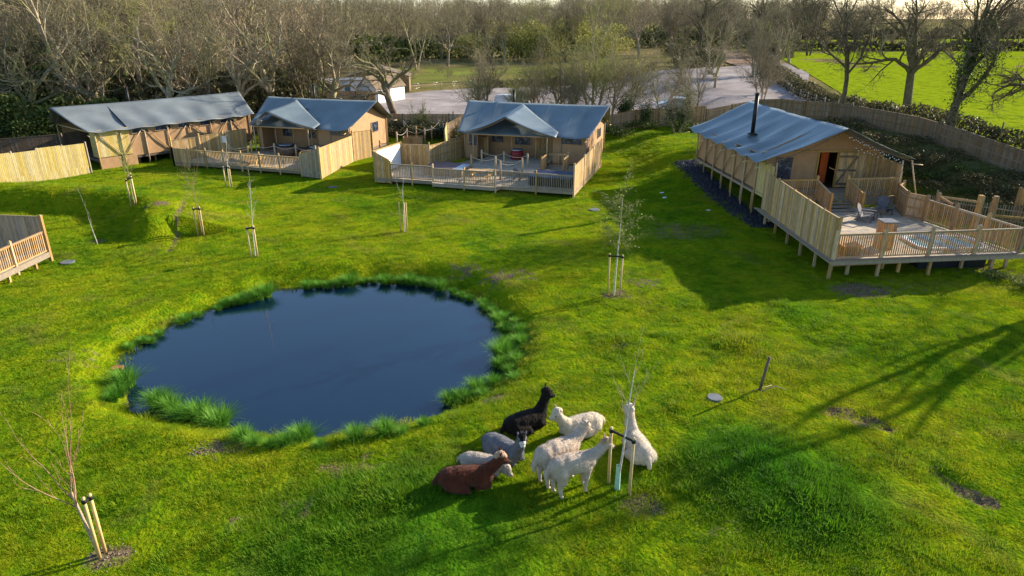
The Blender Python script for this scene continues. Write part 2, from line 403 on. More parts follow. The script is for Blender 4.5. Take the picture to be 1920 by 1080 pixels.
M['gravel'] = mottled('purple_grey_gravel', [(.3,(.20,.175,.165)), (.55,(.32,.28,.265)), (.75,(.42,.38,.355))], (.25, 3))
M['field'] = mottled('bright_pasture', [(.34,(.07,.12,.010)), (.48,(.19,.25,.008)), (.66,(.25,.285,.015))], (.9, 1.2), 1.0)
M['meadow'] = mottled('dull_meadow', [(.3,(.17,.13,.06)), (.5,(.15,.16,.04)), (.7,(.19,.22,.04))], (.06, 1.2), 1.0)
M['track'] = mottled('red_brown_track', [(.3,(.20,.13,.09)), (.7,(.36,.26,.19))], (.3, 3))
def water_mat():
    m, n, l, b = newmat('pond_water'); geo = n.new('ShaderNodeNewGeometry')
    x = n.new('ShaderNodeTexNoise'); x.inputs['Scale'].default_value = .35; x.inputs['Detail'].default_value = 3
    l.new(geo.outputs['Position'], x.inputs[0]); r = ramp(n, [(.3,(.001,.011,.026)), (.7,(.001,.012,.028))]); l.new(x.outputs[0], r.inputs[0]); l.new(r.outputs[0], b.inputs['Base Color'])
    y = n.new('ShaderNodeTexNoise'); y.inputs['Scale'].default_value = 2.2; y.inputs['Detail'].default_value = 2; l.new(geo.outputs['Position'], y.inputs[0])
    bp = n.new('ShaderNodeBump'); bp.inputs['Strength'].default_value = .012; bp.inputs['Distance'].default_value = .02
    l.new(y.outputs[0], bp.inputs['Height']); l.new(bp.outputs[0], b.inputs['Normal'])
    b.inputs['Roughness'].default_value = .03; b.inputs['IOR'].default_value = 1.75
    return m
M['water'] = water_mat()
# ------------------------------------------------------------------ terrain
WZ = -0.55
pond_px = [(520,545),(620,540),(700,533),(780,537),(850,549),(900,572),(930,605),(944,640),(940,680),(925,710),(890,735),(840,762),(790,778),(730,793),(670,804),(610,811),(540,809),(480,800),(430,795),(375,786),(300,775),(262,765),(255,740),(235,700),(240,665),(290,635),(340,607),(390,587),(430,572),(480,563)]
POND = np.array([P(x, y, WZ)[:2] for x, y in pond_px])
def sdist(X, Y, poly):
    """signed distance to a closed polygon, negative inside"""
    d = np.full(X.shape, 1e9); ins = np.zeros(X.shape, bool); n = len(poly)
    for i in range(n):
        ax, ay = poly[i]; bx, by = poly[(i+1) % n]
        ex, ey = bx-ax, by-ay; L = ex*ex+ey*ey
        t = np.clip(((X-ax)*ex+(Y-ay)*ey)/L, 0, 1)
        d = np.minimum(d, np.hypot(X-ax-t*ex, Y-ay-t*ey))
        c = ((ay > Y) != (by > Y)); xs = ax + (Y-ay)/(ey if abs(ey) > 1e-9 else 1e-9)*ex
        ins ^= c & (X < xs)
    return np.where(ins, -d, d)
def ldist(X, Y, line):
    d = np.full(X.shape, 1e9)
    for (ax, ay), (bx, by) in zip(line[:-1], line[1:]):
        ex, ey = bx-ax, by-ay; t = np.clip(((X-ax)*ex+(Y-ay)*ey)/(ex*ex+ey*ey), 0, 1)
        d = np.minimum(d, np.hypot(X-ax-t*ex, Y-ay-t*ey))
    return d
def sm(x): x = np.clip(x, 0, 1); return x*x*(3-2*x)
def vnoise(X, Y, sc, seed):
    """cheap value noise in numpy"""
    r = np.random.default_rng(seed).random((256, 256)); x = X/sc+1000.37; y = Y/sc+1000.71
    xi = np.floor(x).astype(int); yi = np.floor(y).astype(int); fx = sm(x-xi); fy = sm(y-yi)
    g = lambda a, b: r[a % 256, b % 256]
    return (g(xi,yi)*(1-fx)+g(xi+1,yi)*fx)*(1-fy)+(g(xi,yi+1)*(1-fx)+g(xi+1,yi+1)*fx)*fy
FENCE_R = [(10.4,71),(17.9,72.8),(24,69.5),(28.5,63.5),(30.2,56),(32.2,47),(34,40),(36,30)]
MOUND = [(-45,44.5),(-33.5,44.2),(-29.6,43.4),(-24.5,42.6),(-21.6,40.2),(-20.2,37.2)]
lush_px = [((1440,880),2.6),((1520,930),2.0),((1400,850),1.5),((1320,870),1.2),((690,1010),3.0),((800,1040),2.2),((1500,585),1.0),((1385,645),1.0),((430,1015),.7),((860,930),1.3),((1200,640),1.2)]
LUSH = [(*P(*p)[:2], r) for p, r in lush_px]
TR = [[P(1560,768)[:2], P(1600,775)[:2], P(1665,800)[:2]], [P(1755,885)[:2], P(1800,920)[:2], P(1850,940)[:2]]]
STRIP = [P(352,372)[:2], P(352,400)[:2], P(340,430)[:2], P(318,470)[:2]]  # brown, slightly sunken strip down the left lawn
def height(X, Y):
    X = np.asarray(X, float); Y = np.asarray(Y, float)
    d = sdist(X, Y, POND)
    far = sm((Y-27)/10)                     # the far bank stands higher and wider
    wdt = 1.7 + 0.9*far + .5*sm(X/8)*sm((Y-20)/8)
    b = sm(d/wdt)
    z = np.where(d < 0, WZ-0.05+np.maximum(d, -3)*.35, WZ-0.05+(0.05-WZ)*b)
    land = sm(d/2.0)
    z = z + land*((vnoise(X,Y,6,1)-.5)*.22 + (vnoise(X,Y,1.7,2)-.5)*.10 + (vnoise(X,Y,.6,3)-.5)*.05)
    for lx, ly, r in LUSH: z = z + .12*np.exp(-((X-lx)**2+(Y-ly)**2)/(r*r))
    dm = ldist(X, Y, MOUND); side = np.where(Y < np.interp(X, [-45,-33.5,-29.6,-24.5,-21.6,-20.2], [44.5,44.2,43.4,42.6,40.2,37.2]), 1, 0)
    z = z + 1.15*np.where(side == 1, sm(1-dm/1.9), sm(1-dm/6.0))*sm((X+48)/6)
    for t in TR: z = z - .16*sm(1-ldist(X, Y, t)/.35)
    z = z - .10*sm(1-ldist(X, Y, STRIP)/.3)
    # the land climbs behind the right-hand lodge and up to the field
    z = z + 1.0*sm((Y-42)/12)*sm((X-9)/5)*(1-.35*sm((Y-62)/10))
    df = ldist(X, Y, FENCE_R); beyond = (X > np.interp(Y, [30,40,47,56,63.5,69.5,72.8], [36,34,32.2,30.2,28.5,24,17.9])) & (Y > 20)
    em = np.where(beyond, 1.0, sm(1-(df-.4)/5.5))
    top = 1.7*sm((X-18)/8)*sm((Y-27)/12)
    z = z + top*em
    z = z - 1.9*sm((Y-78)/14)*sm((X-9)/5)*np.where(X < 36+(Y-70)*.35, 1, 0)*0
    z = z + 7*sm((Y-260)/500) * sm((60-X)/200+.3)
    return z
def hz(x, y): return float(height(np.array([x]), np.array([y]))[0])
def G(px, py, dz=0.0):
    z = 0.0
    for _ in range(12):
        p = P(px, py, z); z = .5*z+.5*hz(p.x, p.y)
    p = P(px, py, z); p.z += dz; return p

def spaced(a, b, s): return list(np.arange(a, b, s))
xs = np.array([-1600,-900,-500,-300,-200,-150,-120,-100]+spaced(-90,-40,4)+spaced(-40,-26,.5)+spaced(-26,20,.22)+spaced(20,44,.4)+spaced(44,90,4)+[100,120,150,200,300,500,900,1600], float)
ys = np.array([-60,-30,-15,-5,0,4,8]+spaced(9,40,.22)+spaced(40,80,.5)+spaced(80,140,4)+[150,170,200,240,260,300,350,400,500,600,760,1000,1500,3000], float)
GX, GY = np.meshgrid(xs, ys); GZ = height(GX, GY)
nx, ny = len(xs), len(ys)
idx = np.arange(nx*ny).reshape(ny, nx)
F = np.stack([idx[:-1,:-1], idx[:-1,1:], idx[1:,1:], idx[1:,:-1]], -1).reshape(-1, 4)
soil_px = [((200,1040),.5,.75),((1205,945),.6,.62),((420,838),.7,.55),((375,845),.4,.45),((1155,552),.7,.7),((1280,435),2.8,.45),((1205,530),1.0,.5),((1615,545),1.3,.7),((1625,790),.45,1),((680,875),.8,.45),((560,960),.6,.5),((182,452),.5,.7),((300,418),.7,.8),((480,475),.4,.5),((925,745),.5,.7),((1170,650),.5,.6),((955,520),1.5,.5),((880,505),1.2,.45),((640,880),.7,.5),((460,985),.6,.45),((130,670),1.2,.4),((1360,1000),.9,.35),((1850,510),2.0,.4),((1010,300),1.2,.3)]
SOIL = [(*P(*p)[:2], r, a) for p, r, a in soil_px]
def soil_at(X, Y):
    s = np.zeros(X.shape)
    for sx, sy, r, a in SOIL: s = np.maximum(s, a*np.exp(-(((X-sx)/(1.3*r))**2+((Y-sy)/r)**2)**1.5))
    for t in TR: s = np.maximum(s, .85*sm(1.25-ldist(X, Y, t)/.42)*(.45+.75*vnoise(X, Y, .5, 12)))
    s = np.maximum(s, .55*sm(1-ldist(X, Y, STRIP)/.5))
    d = sdist(X, Y, POND)
    s = np.maximum(s, np.where(d < .45, .95, 0)*sm(1-(d-.1)/.35))
    s = np.maximum(s, .62*sm(1-np.abs(d-.9)/.9)*sm((Y-29)/6)*sm((X+14)/12))
    return s
def wood_at(X, Y):
    line = np.interp(X, [-60,-38,-33,-24,-14,-8,12,14,60], [44,56,66,72,73,73,72,400,400])
    wd = sm((Y-line)/3)*(X < 12)*(1-sm((Y-95)/20)*sm((X+30)/8))
    em = sm(1-(ldist(X, Y, FENCE_R)-2.5)/4)*sm((X-22)/3)*sm((Y-30)/5)*.8
    return np.clip(np.maximum(wd, em), 0, 1)
def rough_at(X, Y): return sm((Y-76)/5)*1.0
gm = np_mesh('ground', np.stack([GX, GY, GZ], -1).reshape(-1, 3), F, M['ground'],
    {'soil': ('POINT', soil_at(GX, GY).ravel()), 'wood': ('POINT', wood_at(GX, GY).ravel()), 'rough': ('POINT', rough_at(GX, GY).ravel())}, smooth=True)
tag(link('ground', gm), kind='structure')

def sheet(name, poly, mat, lift, step):
    """a polygon draped on the terrain; the rim is followed by clipped triangles"""
    bm = bmesh.new(); vs = [bm.verts.new((x, y, 0)) for x, y in poly]; bm.faces.new(vs)
    x0, x1 = min(p[0] for p in poly), max(p[0] for p in poly); y0, y1 = min(p[1] for p in poly), max(p[1] for p in poly)
    for x in np.arange(x0+step, x1, step): bmesh.ops.bisect_plane(bm, geom=bm.verts[:]+bm.edges[:]+bm.faces[:], plane_co=(x,0,0), plane_no=(1,0,0))
    for y in np.arange(y0+step, y1, step): bmesh.ops.bisect_plane(bm, geom=bm.verts[:]+bm.edges[:]+bm.faces[:], plane_co=(0,y,0), plane_no=(0,1,0))
    bmesh.ops.recalc_face_normals(bm, faces=bm.faces[:])
    co = np.array([v.co[:2] for v in bm.verts]); z = height(co[:,0], co[:,1])
    for v, q in zip(bm.verts, z): v.co.z = q+lift
    me = bpy.data.meshes.new(name); bm.to_mesh(me); bm.free(); me.materials.append(mat)
    for p in me.polygons: p.use_smooth = True
    if me.polygons and me.polygons[0].normal.z < 0: me.flip_normals()
    return tag(link(name, me), kind='structure')
def pxpoly(pts, z): return [tuple(P(x, y, z)[:2]) for x, y in pts]
sheet('car_park', [(-16,80),(-24,90),(-29,100),(-17,112),(-6,120),(18,126),(42,138),(56,146),(50,120),(40,96),(36,84),(33,72),(29,66),(24,73.2),(17.5,75),(10,74),(-6,75.5)], M['gravel'], .18, 3)
sheet('gravel_track', [(44,140),(56,146),(62,200),(58,262),(50,262),(50,200)], M['track'], .22, 8)
sheet('pasture', [(37.5,44),(36,52),(35,60),(37.5,68),(39,80),(47,108),(58,150),(72,200),(240,205),(240,40)], M['field'], .06, 4)
sheet('far_pasture', [(76,214),(100,300),(420,330),(420,206)], M['field'], .08, 12)
sheet('far_meadow', [(-26,128),(-30,170),(24,182),(14,140)], M['meadow'], .06, 6)

wp = [tuple(p) for p in (POND-POND.mean(0))*1.06+POND.mean(0)]
mb = MB(); cx, cy = POND.mean(0)
mb.add([(x, y, WZ) for x, y in wp], [tuple(range(len(wp)))])
w_o = mb.build('pond_water', M['water']); tag(w_o, kind='structure')
if w_o.data.polygons[0].normal.z < 0: w_o.data.flip_normals()

# ------------------------------------------------------------------ turf blades (uncountable: instanced tufts)
def tuft_mesh(name, nb, spread, hmin, hmax, wd, mat, droop=.5, seed=1, segs=2):
    r = np.random.default_rng(seed); V = []; Fc = []; var = []
    for k in range(nb):
        a = r.random()*6.28; rr = spread*math.sqrt(r.random()); bx, by = rr*math.cos(a), rr*math.sin(a)
        h = hmin+(hmax-hmin)*r.random(); la = a+r.normal()*.7; lean = h*droop*(.12+.75*r.random())*(.55+.45*rr/spread)
        ca, sa = math.cos(la), math.sin(la); px_, py_ = -sa*wd/2, ca*wd/2
        b0 = len(V); vr = r.random()
        for s in range(segs+1):
            t = s/segs; k_ = (1-t*.75) if s < segs else .12
            z = h*(t-.45*t*t*(lean/h)); o = lean*t*t
            V.append((bx+ca*o-px_*k_, by+sa*o-py_*k_, z)); V.append((bx+ca*o+px_*k_, by+sa*o+py_*k_, z))
        for s in range(segs): Fc.append((b0+2*s, b0+2*s+1, b0+2*s+3, b0+2*s+2)); var.append(vr)
    return np_mesh(name, V, Fc, mat, {'var': ('FACE', var)})
src = bpy.data.collections.new('turf_tufts'); C.children.link(src)
tspots = [P(1100,1020), P(620,930), P(1450,1000), P(900,1050)]
for k, (nb, hh) in enumerate(((46,.075),(40,.10),(56,.06),(34,.15))):
    o = bpy.data.objects.new('short_grass', tuft_mesh('short_grass', int(nb*1.3), .20, hh*.5, hh*1.05, .009+.0015*k, M['blade'], 1.1, 20+k))
    src.objects.link(o); tag(o, kind='stuff'); p = tspots[k]; o.location = (p.x, p.y, hz(p.x, p.y))
def scatter(name, X, Y, Z, S, coll, wave=0):
    me = bpy.data.meshes.new(name); n = len(X)
    me.vertices.add(n); me.vertices.foreach_set('co', np.stack([X, Y, Z], -1).astype(np.float32).ravel())
    for nm, a in (('sc', S), ('rot', RNG.random(n)*6.283)):
        at = me.attributes.new(nm, 'FLOAT', 'POINT'); at.data.foreach_set('value', a.astype(np.float32))
    at = me.attributes.new('pick', 'INT', 'POINT'); at.data.foreach_set('value', RNG.integers(0, 4, n).astype(np.int32))
    o = link(name, me); tag(o, kind='stuff')
    ng = bpy.data.node_groups.new(name+'_nodes', 'GeometryNodeTree')
    ng.interface.new_socket('Geometry', in_out='INPUT', socket_type='NodeSocketGeometry'); ng.interface.new_socket('Geometry', in_out='OUTPUT', socket_type='NodeSocketGeometry')
    N = ng.nodes; L = ng.links
    gi = N.new('NodeGroupInput'); go = N.new('NodeGroupOutput')
    ci = N.new('GeometryNodeCollectionInfo'); ci.inputs[0].default_value = coll; ci.inputs['Separate Children'].default_value = True; ci.inputs['Reset Children'].default_value = True
    ip = N.new('GeometryNodeInstanceOnPoints'); ip.inputs['Pick Instance'].default_value = True
    def na(nm, ty='FLOAT'):
        a = N.new('GeometryNodeInputNamedAttribute'); a.data_type = ty; a.inputs[0].default_value = nm; return [s for s in a.outputs if s.enabled][0]
    cb = N.new('ShaderNodeCombineXYZ'); L.new(na('rot'), cb.inputs[2])
    L.new(gi.outputs[0], ip.inputs['Points']); L.new(ci.outputs[0], ip.inputs['Instance']); L.new(na('pick', 'INT'), ip.inputs['Instance Index'])
    L.new(cb.outputs[0], ip.inputs['Rotation']); L.new(na('sc'), ip.inputs['Scale']); L.new(ip.outputs[0], go.inputs[0])
    m = o.modifiers.new('Instances', 'NODES'); m.node_group = ng
    return o
X = []; Y = []
for y0, y1, dens in ((9.5,16,44),(16,24,36),(24,34,24),(34,46,14),(46,72,8)):
    n = int(dens*(y1-y0)*(2*(.86*y1*.95+3))); yy = RNG.uniform(y0, y1, n); xx = RNG.uniform(-1, 1, n)*(.86*y1*.95+3)
    k = np.abs(xx) < .82*yy*.93+4.5; X.append(xx[k]); Y.append(yy[k])
X = np.concatenate(X); Y = np.concatenate(Y)
d = sdist(X, Y, POND); so_ = soil_at(X, Y); wd_ = wood_at(X, Y)
clump = vnoise(X, Y, 1.4, 5)*.6+vnoise(X, Y, .45, 6)*.4
keep = (d > .12) & (RNG.random(len(X)) > (so_-.15)*1.1) & (wd_ < .35) & (RNG.random(len(X)) < .35+1.1*clump)
# keep the grass out from under floors
def inpoly(poly, g=0): return sdist(X, Y, np.array(poly)) < g
NOGRASS = [[(14.9,30.2),(24.2,31),(23,41),(24,54),(12.6,54),(14.6,40)], [(-10.2,50.2),(4.2,45.9),(8.2,56),(8,64),(-2,66),(-5,58)], [(-23,55.4),(-14.8,50.4),(-10.6,57),(-10,64),(-22,68)], [(-33,54.5),(-24,65),(-29,70),(-38,60)], [(-23.3,20),(-23.3,32.6),(-40,33),(-40,20)]]
for q in NOGRASS: keep &= ~inpoly(q)
X, Y, clump = X[keep], Y[keep], clump[keep]
S = (.45+.6*clump+RNG.random(len(X))*.3)*(1+.2*np.maximum(0, (Y-24)/20)); LB = np.zeros(len(X))
for lx, ly, r in LUSH: LB = np.maximum(LB, np.exp(-((X-lx)**2+(Y-ly)**2)/(r*r)))
S = S*(1+.8*LB*clump*1.3)
scatter('grass', X, Y, height(X, Y)-.01, S, src)
print('TUFTS', len(X))

# ------------------------------------------------------------------ sedge clumps round the pond
sedge_src = [tuft_mesh('sedge_clump', 620, .22, .45, .78, .018, M['sedge'], 1.15, 40+k, 5) for k in range(3)]
SG = {'nl': [(238,718,1.15),(222,735,.8),(300,760,1.05),(322,768,1.0),(345,780,.95),(375,782,1.15),(412,792,1.15),(455,818,.75),(475,826,.6)],
 'lo': [(212,745,.6),(505,830,.5),(535,826,.65),(568,820,.95),(600,830,.45),(668,816,.75),(722,806,.8),(752,804,.5),(795,790,.45)],
 'rn': [(845,752,.8),(865,746,.75),(893,728,.8),(880,742,.6),(915,722,.45),(938,684,.75),(940,665,1.1),(955,690,.6),(950,640,.75),(962,650,.6),(935,600,.8),(948,618,.7),(925,582,.6),(965,600,.5),(975,640,.8),(968,672,.7),(965,705,.6),(925,715,.7),(975,618,.7),(948,590,.6),(912,574,.7),(905,736,.6),(960,660,.8),(865,552,.6)],
 'fb': [(905,566,.6),(880,558,.6),(850,548,.6),(825,538,.9),(805,530,.8),(790,528,.75),(770,527,.85),(752,524,.8),(722,526,.9),(700,522,.5),(682,524,.6),(655,528,1.0),(635,532,.7),(615,534,.6),(598,532,.6),(578,536,.7)],
 'lt': [(500,552,1.0),(485,556,1.0),(470,560,.9),(455,563,.9),(440,566,.8),(425,570,.7),(350,596,.7),(338,602,.5),(372,588,.5),(300,625,.5),(268,636,.55),(285,640,.5),(245,648,.5),(410,578,.5)]}
SL = {'nl': ('tall arching grass clump in the pond\'s near left shallows', 'tall grass clumps in the near left shallows'),
 'lo': ('small grass clump along the pond\'s near edge', 'grass clumps along the near edge of the pond'),
 'rn': ('green grass clump on the pond\'s right bank', 'grass clumps on the right bank of the pond'),
 'fb': ('short grass clump at the foot of the pond\'s far bank', 'grass clumps under the far bank'),
 'lt': ('low grass clump on the pond\'s upper left shore', 'grass clumps on the upper left shore')}
for k, lst in SG.items():
    for i, (px, py, s) in enumerate(lst):
        p = G(px, py+7); o = link('grass_clump', sedge_src[i % 3]); o.location = (p.x, p.y, max(p.z, WZ)-.04)
        o.rotation_euler = (0, 0, random.random()*6.28); o.scale = (s*1.1, s*1.1, s*(.8+.3*random.random()))
        tag(o, SL[k][0], 'grass clump', SL[k][1])
# extra small tufts round the rim as ground cover
rimx, rimy = [], []
for i in range(len(POND)):
    a, b = POND[i], POND[(i+1) % len(POND)]
    for _ in range(int(np.hypot(*(b-a))*9)):
        t = RNG.random(); q = a+(b-a)*t; c_ = (q-POND.mean(0)); c_ /= np.hypot(*c_); q = q+c_*RNG.uniform(.05,.8); rimx.append(q[0]); rimy.append(q[1])
rimx, rimy = np.array(rimx), np.array(rimy); kk = vnoise(rimx, rimy, 1.1, 9) > .5; rimx, rimy = rimx[kk], rimy[kk]
scatter('rim_grass', rimx, rimy, height(rimx, rimy)-.02, RNG.uniform(1.0, 2.1, len(rimx)), src)

# ------------------------------------------------------------------ slate rubble strip beside the right-hand lodge
def stone_mesh(n, fn, smin, smax, mat, name, seed):
    r = np.random.default_rng(seed); V = []; Fc = []; var = []
    base = np.array([(1,0,0),(-1,0,0),(0,1,0),(0,-1,0),(0,0,1),(0,0,-1)], float); tri = [(0,2,4),(2,1,4),(1,3,4),(3,0,4),(2,0,5),(1,2,5),(3,1,5),(0,3,5)]
    for _ in range(n):
        x, y = fn(r); s = smin+(smax-smin)*r.random()**2; a = r.random()*6.28; q = base*np.array([s, s*(.5+.5*r.random()), s*(.35+.4*r.random())])*r.uniform(.7,1.2,(6,1))
        ca, sa = math.cos(a), math.sin(a); q = q@np.array([[ca,sa,0],[-sa,ca,0],[0,0,1]]); q = q+np.array([x, y, hz_fast(x, y)+s*.15]); b = len(V); V += list(q)
        for t in tri: Fc.append(tuple(b+i for i in t)); 
        var += [r.random()]*8
    return np_mesh(name, V, Fc, mat, {'var': ('FACE', var)})
_GI = None
def hz_fast(x, y):
    i = min(max(np.searchsorted(xs, x)-1, 0), nx-2); j = min(max(np.searchsorted(ys, y)-1, 0), ny-2)
    fx = (x-xs[i])/(xs[i+1]-xs[i]); fy = (y-ys[j])/(ys[j+1]-ys[j])
    return float((GZ[j,i]*(1-fx)+GZ[j,i+1]*fx)*(1-fy)+(GZ[j+1,i]*(1-fx)+GZ[j+1,i+1]*fx)*fy)
def slate_fn(r):
    t = r.random(); y = 38.2+t*15.3; xl = 14.9-(y-40)*.087; return (xl-.95+r.random()*1.5+r.normal()*.16, y)
tag(link('slate_rubble', stone_mesh(5200, slate_fn, .05, .16, M['slate'], 'slate_rubble', 3)), kind='stuff')
sheet('gravel_bed', [(14.3,38.6),(13.0,53.2),(14.1,53.2),(15.5,38.6)], M['slate'], .02, 1.0)
# ------------------------------------------------------------------ bare trees
def seg_mesh(name, S, n, mat):
    """S: array of (p, q, r0, r1) rows -> tapered n-sided sticks"""
    S = np.asarray(S, float); p, q, r0, r1 = S[:,0:3], S[:,3:6], S[:,6], S[:,7]
    d = q-p; L = np.linalg.norm(d, axis=1, keepdims=True); d = d/np.maximum(L, 1e-6)
    ref = np.where(np.abs(d[:,2:3]) > .9, np.array([[1.,0,0]]), np.array([[0,0,1.]]))
    a = np.cross(d, ref); a /= np.linalg.norm(a, axis=1, keepdims=True); b = np.cross(d, a)
    m = len(S); V = np.zeros((m, 2*n, 3))
    for k in range(n):
        an = 2*math.pi*k/n; o = a*math.cos(an)+b*math.sin(an)
        V[:,k] = p+o*r0[:,None]; V[:,n+k] = q+o*r1[:,None]
    base = (np.arange(m)*2*n)[:,None]
    F = np.concatenate([base+np.array([k, (k+1)%n, n+(k+1)%n, n+k]) for k in range(n)], 0)
    return np_mesh(name, V.reshape(-1,3), F, mat, smooth=(n > 4))
class Tree:
    def __init__(s, seed): s.r = np.random.default_rng(seed); s.t = []; s.c = []; s.ends = []
    def grow(s, p, d, L, r, lev, P_):
        rn = s.r; nseg = max(2, int(P_['seg'][min(lev, len(P_['seg'])-1)])); step = L/nseg
        kids = P_['kids'][lev] if lev < len(P_['kids']) else 0
        r1 = r*P_['taper'][min(lev, len(P_['taper'])-1)]; wob = P_['wob'][min(lev, len(P_['wob'])-1)]; up = P_['up'][min(lev, len(P_['up'])-1)]
        pts = [p]; dirs = [d]
        for i in range(nseg):
            d = d+rn.normal(0, wob, 3)+np.array([0,0,up]); d = d/np.linalg.norm(d); q = p+d*step
            ra = r+(r1-r)*i/nseg; rb = r+(r1-r)*(i+1)/nseg
            (s.t if lev <= P_['tl'] else s.c).append((*p, *q, ra, rb)); p = q; pts.append(p); dirs.append(d)
        if kids == 0: s.ends.append(p); return
        st = P_['start'][min(lev, len(P_['start'])-1)]; phi = rn.random()*6.28
        for k in range(kids):
            t = st+(1-st)*((k+rn.random()*.8)/kids) if k < kids-1 else 1.0
            i = min(int(t*nseg), nseg-1); f = t*nseg-i; q = pts[i]+(pts[i+1]-pts[i])*min(f, 1)
            dd = dirs[min(i+1, nseg)]; phi += 2.4+rn.normal()*.3
            ax = np.cross(dd, [0,0,1.]); ax = ax/np.linalg.norm(ax) if np.linalg.norm(ax) > .05 else np.array([1.,0,0]); bx = np.cross(dd, ax)
            ang = P_['ang'][min(lev, len(P_['ang'])-1)]*(.7+.6*rn.random()); 
            if k == kids-1: ang *= .35
            nd = dd*math.cos(ang)+(ax*math.cos(phi)+bx*math.sin(phi))*math.sin(ang)
            if lev == 0: nd[2] = max(nd[2], .25)
            lr = P_['len'][min(lev, len(P_['len'])-1)]*(.7+.5*rn.random())*(1-.35*t*(k < kids-1))
            rr = (r+(r1-r)*t)*P_['rad'][min(lev, len(P_['rad'])-1)]
            s.grow(q, nd/np.linalg.norm(nd), L*lr, max(rr, P_['rmin']), lev+1, P_)
OAK = dict(kids=[6,6,6,5,3], seg=[4,7,6,5,3,2], taper=[.75,.35,.35,.3,.4,.4], wob=[.08,.20,.22,.24,.2,.18], up=[.05,.05,.05,.04,.03,.02], start=[.55,.25,.2,.15,.1], ang=[.85,.75,.75,.75,.7], len=[1.35,.55,.52,.5,.5], rad=[.62,.58,.55,.55,.6], rmin=.013, tl=2)
TALL = dict(OAK, kids=[8,5,6,5,3], start=[.35,.25,.2,.15,.1], ang=[.55,.6,.65,.7,.7], len=[.62,.55,.55,.5,.5], up=[.03,.10,.07,.05,.03,.02], taper=[.4,.35,.35,.3,.4,.4], seg=[8,6,5,4,3,2], tl=2, rad=[.58,.58,.55,.55,.6])
SMALL = dict(OAK, kids=[7,6,6,5], start=[.3,.15,.1,.1], ang=[.6,.6,.65,.6], len=[.75,.6,.55,.5], up=[.03,.08,.06,.04,.03], rad=[.6,.55,.55,.6], rmin=.009, seg=[5,6,5,3,2], taper=[.6,.35,.35,.4,.4])
def tree_thing(name, label, cat, loc, seed, par, hgt, r0, tm, cm, group=None, lean=(0,0), scale=1.0, stems=1, leaf=None):
    T = Tree(seed)
    for k in range(stems):
        a = k*2.4+seed; off = np.array([math.cos(a), math.sin(a), 0])*.25*(stems > 1)
        d = np.array([lean[0]+(off[0]*1.0), lean[1]+(off[1]*1.0), 1.0]); T.grow(off*1.0, d/np.linalg.norm(d), hgt*(1 if k == 0 else .85), r0*(1 if k == 0 else .8), 0, par)
    root = thing(name, label, cat, loc, group)
    link('trunk', seg_mesh('trunk', T.t, 8, tm), root); link('crown', seg_mesh('crown', T.c, 3, cm), root)
    if leaf:
        lm, cnt, sz, where = leaf; E = np.array(T.t)[:, :6] if where == 'trunk' else np.array(T.c)[:, :6]
        if where == 'trunk': TT = np.array(T.t); E = E[(TT[:,6] > r0*.30)]
        link('ivy' if where == 'trunk' else 'foliage', leaf_cloud(E, cnt, sz, lm, seed, .30 if where == 'trunk' else .15), root)
    root.scale = (scale,)*3; index_kids(root)
    return root
def leaf_cloud(E, cnt, sz, mat, seed, jit):
    r = np.random.default_rng(seed); L = np.linalg.norm(E[:,3:6]-E[:,:3], axis=1); i = r.choice(len(E), cnt, p=L/L.sum())
    t = r.random((cnt,1)); c = E[i,:3]+(E[i,3:6]-E[i,:3])*t+r.normal(0, jit, (cnt,3)); return leaf_quads(c, sz, mat, r)
def leaf_quads(c, sz, mat, r, name='foliage', normal_bias=None):
    n = len(c); a = r.normal(size=(n,3)); a /= np.linalg.norm(a, axis=1, keepdims=True); b = np.cross(a, r.normal(size=(n,3))); b /= np.linalg.norm(b, axis=1, keepdims=True)
    s = sz*r.uniform(.5, 1.3, (n,1)); V = np.stack([c-a*s, c+b*s*.55, c+a*s, c-b*s*.55], 1).reshape(-1,3)
    return np_mesh(name, V, np.arange(4*n).reshape(n,4), mat, {'var': ('FACE', r.random(n))})
def blob_points(r, n, blobs):
    """points near the surfaces of several lumps: (cx,cy,cz,rx,ry,rz)"""
    k = r.integers(0, len(blobs), n); B = np.array(blobs)[k]; v = r.normal(size=(n,3)); v /= np.linalg.norm(v, axis=1, keepdims=True)
    rad = r.uniform(.55, 1.05, (n,1)); return B[:,:3]+v*rad*B[:,3:6]
def shrub_mesh(seed, n, sz, mat, w=1.6, h=1.6, lumps=9):
    r = np.random.default_rng(seed); bl = []
    for _ in range(lumps):
        a = r.random()*6.28; q = w*.6*math.sqrt(r.random()); s = r.uniform(.35,.7); bl.append((q*math.cos(a), q*math.sin(a), h*r.uniform(.25,.8), w*s*.6, w*s*.6, h*s*.45))
    c = blob_points(r, n, bl); c[:,2] = np.maximum(c[:,2], .03); return leaf_quads(c, sz, mat, r, 'foliage')
# ------------------------------------------------------------------ timber helpers
def boards(mb, p, q, z0, z1, z0b=None, z1b=None, bw=.125, gap=.010, th=.022, jag=.0):
    """vertical boards from p to q (xy), bottom z0->z0b, top z1->z1b"""
    p, q = Vector((p[0], p[1], 0)), Vector((q[0], q[1], 0)); L = (q-p).length; n = max(1, round(L/bw)); w_ = L/n
    z0b = z0 if z0b is None else z0b; z1b = z1 if z1b is None else z1b; d = (q-p).normalized(); nr = Vector((-d.y, d.x, 0))*th/2
    for i in range(n):
        a = p+d*(i*w_+gap/2); b = p+d*((i+1)*w_-gap/2); t = (i+.5)/n; lo = z0+(z0b-z0)*t; hi = z1+(z1b-z1)*t+random.uniform(-jag, jag)
        o = nr*random.uniform(-.25,.25)
        mb.hexa([Vector((v.x, v.y, zz))+o for zz in (lo, hi) for v in (a-nr, b-nr, b+nr, a+nr)])
